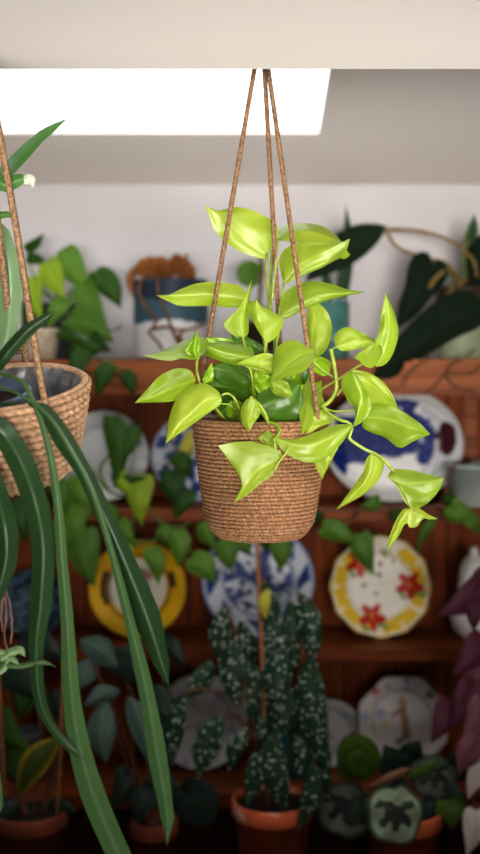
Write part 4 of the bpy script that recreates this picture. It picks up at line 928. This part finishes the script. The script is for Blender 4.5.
for pts in ([(262, 818, 2.60), (256, 740, 2.60), (244, 680, 2.61), (236, 634, 2.61), (226, 605, 2.62)], [(272, 818, 2.60), (270, 720, 2.61), (274, 640, 2.61), (264, 578, 2.64)], [(284, 818, 2.60), (290, 740, 2.60), (302, 660, 2.60), (298, 592, 2.62)], [(256, 740, 2.60), (235, 715, 2.59), (222, 714, 2.58)], [(250, 700, 2.61), (210, 690, 2.6), (184, 692, 2.60)],
            [(300, 680, 2.60), (308, 658, 2.58), (312, 654, 2.56)], [(290, 740, 2.6), (305, 745, 2.57), (315, 762, 2.54)], [(272, 700, 2.6), (282, 670, 2.58), (284, 648, 2.57)]):
    pipe(bg, pts, .0042, 'brown_stem', r1=.003)
pipe(bg, [(268, 816, 2.585), (262, 660, 2.58), (257, 541, 2.57)], .0045, 'bamboo', 'cane')
rx = bench_pot(403, 808, 39, 2.56, 'terracotta', 'potted_painted_leaf_begonia', 'low plant with a round silver and black leaf in a terracotta pot, bottom right')
def round_leaf(root, c, r, D, lean, dim=1):
    """round leaf with dark branching centre, painted per vertex"""
    ctr = P(c[0], c[1], D); R = r / F * D; rot = Matrix.Rotation(math.radians(90 - lean), 3, 'X') @ Matrix.Rotation(random.uniform(-.15, .15), 3, 'Y'); rows = []; cols = []; uvs = []
    for i in range(26):
        rr = i / 25; row = []
        for j in range(96):
            th = 2 * PI * j / 96; k = 1 + .04 * math.sin(th * 5 + 1) - .18 * max(0, math.cos(th - PI / 2)) ** 40
            x, y = rr * k * math.cos(th), rr * k * math.sin(th)
            row.append(ctr + rot @ Vector((x * R, y * R * 1.02, R * (.10 * math.sin(th * 5) * rr ** 2 - .16 * rr ** 2))))
            dk = min(seg_d((x, y), (0, .15), (.62 * math.cos(a), .15 + .62 * math.sin(a))) for a in (-1.57, -2.4, -.75, 2.9, .25))
            a = 1 if dk + .12 * nz(x, y, 5, 3) < .14 * (1.25 - rr) + .03 else 0
            c1 = (44, 52, 42) if a else (136, 148, 126)
            if rr > .9: c1 = (64, 76, 56)
            cols.append(srgb([x_ * dim for x_ in c1]))  # dim darkens the colours, painting shade into the shaded leaves
        rows.append(row)
    return MB().grid(rows, True, cols=cols).build('leaf', M['painted_matt'], root)
round_leaf(rx, (396, 814), 29, 2.44, 20)['label'] = 'round silver leaf with a black star'
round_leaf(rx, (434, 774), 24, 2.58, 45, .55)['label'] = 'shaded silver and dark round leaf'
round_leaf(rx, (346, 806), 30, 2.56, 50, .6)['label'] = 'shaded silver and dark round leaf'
for b_, t_, w, D, mt, pf in (((356, 778), (354, 732), 42, 2.6, 'moss_leaf', 'round'), ((372, 772), (345, 756), 26, 2.58, 'moss_leaf', 'round'), ((404, 772), (384, 744), 34, 2.66, 'slate_leaf', 'heart'), ((406, 778), (440, 757), 12, 2.55, 'heart_mid', 'lance'), ((440, 795), (474, 816), 38, 2.56, 'slate_leaf', 'heart'), ((446, 800), (452, 830), 30, 2.54, 'moss_leaf', 'heart'),
                             ((430, 800), (418, 830), 22, 2.54, 'slate_leaf', 'heart'), ((366, 800), (352, 838), 30, 2.55, 'slate_leaf', 'round'), ((380, 780), (410, 800), 30, 2.58, 'slate_leaf', 'heart'), ((410, 760), (420, 740), 26, 2.68, 'slate_leaf', 'heart'), ((452, 770), (478, 760), 30, 2.6, 'slate_leaf', 'heart')):
    bleaf(rx, b_, t_, w, D, mt, pf, .015)
leaf(rx, [(412, 768), (390, 778), (367, 787)], [(402, 768), (385, 775)], [(402, 776), (385, 786)], (2.54, 2.52), (.012, .012), 'dried_pink', label='curled dried pinkish leaf')
for pts in ([(400, 826, 2.56), (396, 800, 2.53), (396, 800, 2.45)], [(404, 826, 2.56), (425, 795, 2.57), (434, 772, 2.58)], [(396, 826, 2.56), (372, 800, 2.57), (356, 778, 2.6)], [(402, 826, 2.56), (403, 795, 2.6), (404, 772, 2.64)], [(408, 826, 2.56), (430, 800, 2.56), (442, 796, 2.56)], [(394, 826, 2.56), (370, 810, 2.56), (350, 800, 2.56)]):
    pipe(rx, pts, .003, 'brown_stem')
pk = bench_pot(512, 800, 40, 2.60, 'terracotta_dark', 'potted_purple_leaf_plant', 'plant with purple and dusty pink leaves reaching in at the right edge')
for b_, t_, w, D, mt in (((482, 584), (436, 616), 28, 2.62, 'purple'), ((480, 600), (474, 632), 20, 2.6, 'purple'), ((482, 636), (452, 676), 28, 2.6, 'purple'), ((484, 660), (466, 690), 26, 2.61, 'pink'), ((476, 682), (448, 728), 34, 2.58, 'purple'), ((448, 700), (430, 744), 25, 2.60, 'purple'), ((486, 700), (462, 742), 32, 2.57, 'pink'), ((482, 738), (458, 776), 30, 2.55, 'pink'), ((494, 755), (468, 800), 26, 2.56, 'pale_pink'),
                         ((475, 810), (466, 857), 26, 2.53, 'pale_pink'), ((492, 570), (470, 600), 22, 2.64, 'purple'), ((488, 720), (474, 700), 20, 2.62, 'purple')):
    bleaf(pk, b_, t_, w, D, mt, 'heart', .02)
for pts in ([(512, 806, 2.60), (500, 720, 2.61), (492, 640, 2.62), (482, 588, 2.62)], [(512, 806, 2.60), (496, 720, 2.60), (476, 682, 2.58), (448, 700, 2.60)], [(508, 806, 2.6), (496, 770, 2.58), (482, 738, 2.56)], [(504, 806, 2.6), (492, 800, 2.56), (482, 818, 2.53)], [(492, 640, 2.62), (484, 636, 2.6)], [(498, 720, 2.6), (486, 700, 2.57)]):
    pipe(pk, pts, .003, 'brown_stem')
la = bench_pot(30, 808, 38, 2.60, 'terracotta_dark', 'potted_gold_edged_plant', 'dark-leaved plant with one gold-edged leaf in a terracotta pot, bottom left')
for b_, t_, w, D, mt, pf in (((58, 738), (18, 798), 28, 2.55, 'gold_leaf', 'lance'), ((-6, 664), (54, 712), 34, 2.66, 'slate_leaf', 'heart'), ((20, 640), (70, 662), 30, 2.7, 'slate_leaf', 'heart'), ((-5, 712), (28, 752), 30, 2.62, 'heart_dark', 'heart'), ((20, 740), (8, 780), 22, 2.62, 'heart_dark', 'heart'), ((60, 690), (76, 730), 30, 2.7, 'slate_leaf', 'heart'), ((10, 800), (-4, 830), 26, 2.58, 'slate_leaf', 'heart'), ((50, 800), (78, 812), 18, 2.6, 'slate_leaf', 'lance'), ((30, 690), (20, 720), 24, 2.7, 'heart_dark', 'heart')):
    bleaf(la, b_, t_, w, D, mt, pf, .02)
for pts in ([(34, 828, 2.6), (50, 780, 2.58), (58, 738, 2.55)], [(28, 828, 2.6), (20, 740, 2.64), (-4, 664, 2.66)], [(32, 828, 2.6), (40, 720, 2.68), (22, 640, 2.7)], [(30, 828, 2.6), (14, 790, 2.6), (10, 800, 2.58)], [(40, 828, 2.6), (56, 760, 2.66), (60, 690, 2.7)], [(30, 828, 2.6), (20, 790, 2.61), (21, 742, 2.62), (-4, 712, 2.62)]):
    pipe(la, pts, .003, 'brown_stem')
for pts in ([(57, 816, 2.59), (61, 742, 2.58), (64, 660, 2.58)], [(6, 816, 2.59), (2, 742, 2.58), (-2, 660, 2.58)]):
    pipe(la, pts, .0045, 'bamboo', 'cane')
lc = bench_pot(154, 818, 24, 2.60, 'terracotta_dark', 'potted_silver_leaf_plant', 'plant with silver-marked pointed leaves in a small terracotta pot, lower left')
for b_, t_, w, D, mt, pf in (((106, 702), (106, 764), 29, 2.54, 'silver_leaf', 'lance'), ((128, 696), (148, 762), 26, 2.55, 'silver_leaf', 'lance'), ((80, 640), (118, 668), 28, 2.62, 'silver_leaf', 'lance'), ((112, 655), (150, 690), 30, 2.62, 'slate_leaf', 'heart'), ((150, 690), (172, 740), 30, 2.62, 'slate_leaf', 'heart'), ((120, 690), (84, 706), 20, 2.6, 'silver_leaf', 'lance'), ((130, 770), (110, 810), 28, 2.6, 'slate_leaf', 'heart'), ((150, 775), (186, 800), 36, 2.6, 'slate_leaf', 'heart'), ((178, 790), (214, 822), 44, 2.64, 'slate_leaf', 'round'),
                             ((160, 640), (186, 668), 22, 2.7, 'slate_leaf', 'heart'), ((140, 640), (128, 672), 22, 2.7, 'slate_leaf', 'lance'), ((150, 790), (136, 824), 26, 2.56, 'slate_leaf', 'heart'), ((96, 660), (78, 690), 24, 2.66, 'silver_leaf', 'lance')):
    bleaf(lc, b_, t_, w, D, mt, pf, .02)
for pts in ([(150, 830, 2.6), (126, 760, 2.58), (107, 702, 2.54)], [(152, 830, 2.6), (134, 760, 2.58), (128, 696, 2.55)], [(154, 830, 2.6), (118, 720, 2.62), (82, 640, 2.62)], [(154, 830, 2.6), (140, 720, 2.62), (113, 655, 2.62)], [(156, 830, 2.6), (158, 750, 2.62), (150, 690, 2.62)], [(156, 830, 2.6), (165, 790, 2.62), (178, 790, 2.64)], [(150, 830, 2.6), (140, 790, 2.6), (130, 770, 2.6)], [(154, 830, 2.6), (152, 800, 2.6), (150, 775, 2.6)], [(156, 830, 2.6), (166, 740, 2.66), (160, 642, 2.7)]):
    pipe(lc, pts, .003, 'brown_stem')
# ================================================================== CAMERA, SKY, LAMPS
cam = bpy.data.cameras.new('camera'); co = bpy.data.objects.new('camera', cam); COL.objects.link(co)
co.location = (0, 0, Z0); co.rotation_euler = (PI / 2, 0, 0)
cam.sensor_fit = 'AUTO'; cam.sensor_width = 36; cam.lens = F / 854 * 36
cam.shift_y = -(427 - CY) / 854
cam.dof.use_dof = True; cam.dof.focus_distance = 1.72; cam.dof.aperture_fstop = 2.3; cam.dof.aperture_blades = 0
cam.clip_start = .02
SC.camera = co
w = bpy.data.worlds.new('sky'); SC.world = w; w.use_nodes = True
bgN = w.node_tree.nodes['Background']; bgN.inputs['Color'].default_value = (.93, .975, 1.0, 1); bgN.inputs['Strength'].default_value = 2.6
def area(name, loc, aim, size, power, col=(1, 1, 1), spread=None):
    l = bpy.data.lights.new(name, 'AREA'); l.shape = 'RECTANGLE'; l.size, l.size_y = size; l.energy = power; l.color = col
    if spread: l.spread = math.radians(spread)
    o = bpy.data.objects.new(name, l); COL.objects.link(o); o.location = loc
    o.rotation_euler = (Vector(aim) - Vector(loc)).to_track_quat('-Z', 'Y').to_euler(); return o
area('window_light', (.3, -1.9, 1.60), (.05, 3.0, 2.35), (2.2, .5), 15.5, (1, .975, .95), 40)
area('top_fill', (.50, 1.25, 2.12), (.05, 1.85, 1.50), (.8, .4), 3.5, (1, .98, .95), 90)  # unseen lamp added under the closed ceiling to light the leaves from above
area('ceiling_fill', (.35, .9, .25), (.1, 1.85, 2.2), (1.4, .5), 5, (1, .975, .96), 60)  # unseen upward lamp near the floor, added to brighten the ceiling
pt = bpy.data.lights.new('skylight_portal', 'AREA'); pt.shape = 'RECTANGLE'; pt.size = WX1 - WX0; pt.size_y = WD1 - WD0; pt.energy = 1
pt.cycles.is_portal = True
po = bpy.data.objects.new('skylight_portal', pt); COL.objects.link(po); po.location = ((WX0 + WX1) / 2, (WD0 + WD1) / 2, zslope((WD0 + WD1) / 2) + .06)
po.rotation_euler = (-math.atan(SL), 0, 0)
SC.view_settings.view_transform = 'Standard'; SC.view_settings.look = 'None'; SC.view_settings.exposure = .15; SC.view_settings.gamma = .82
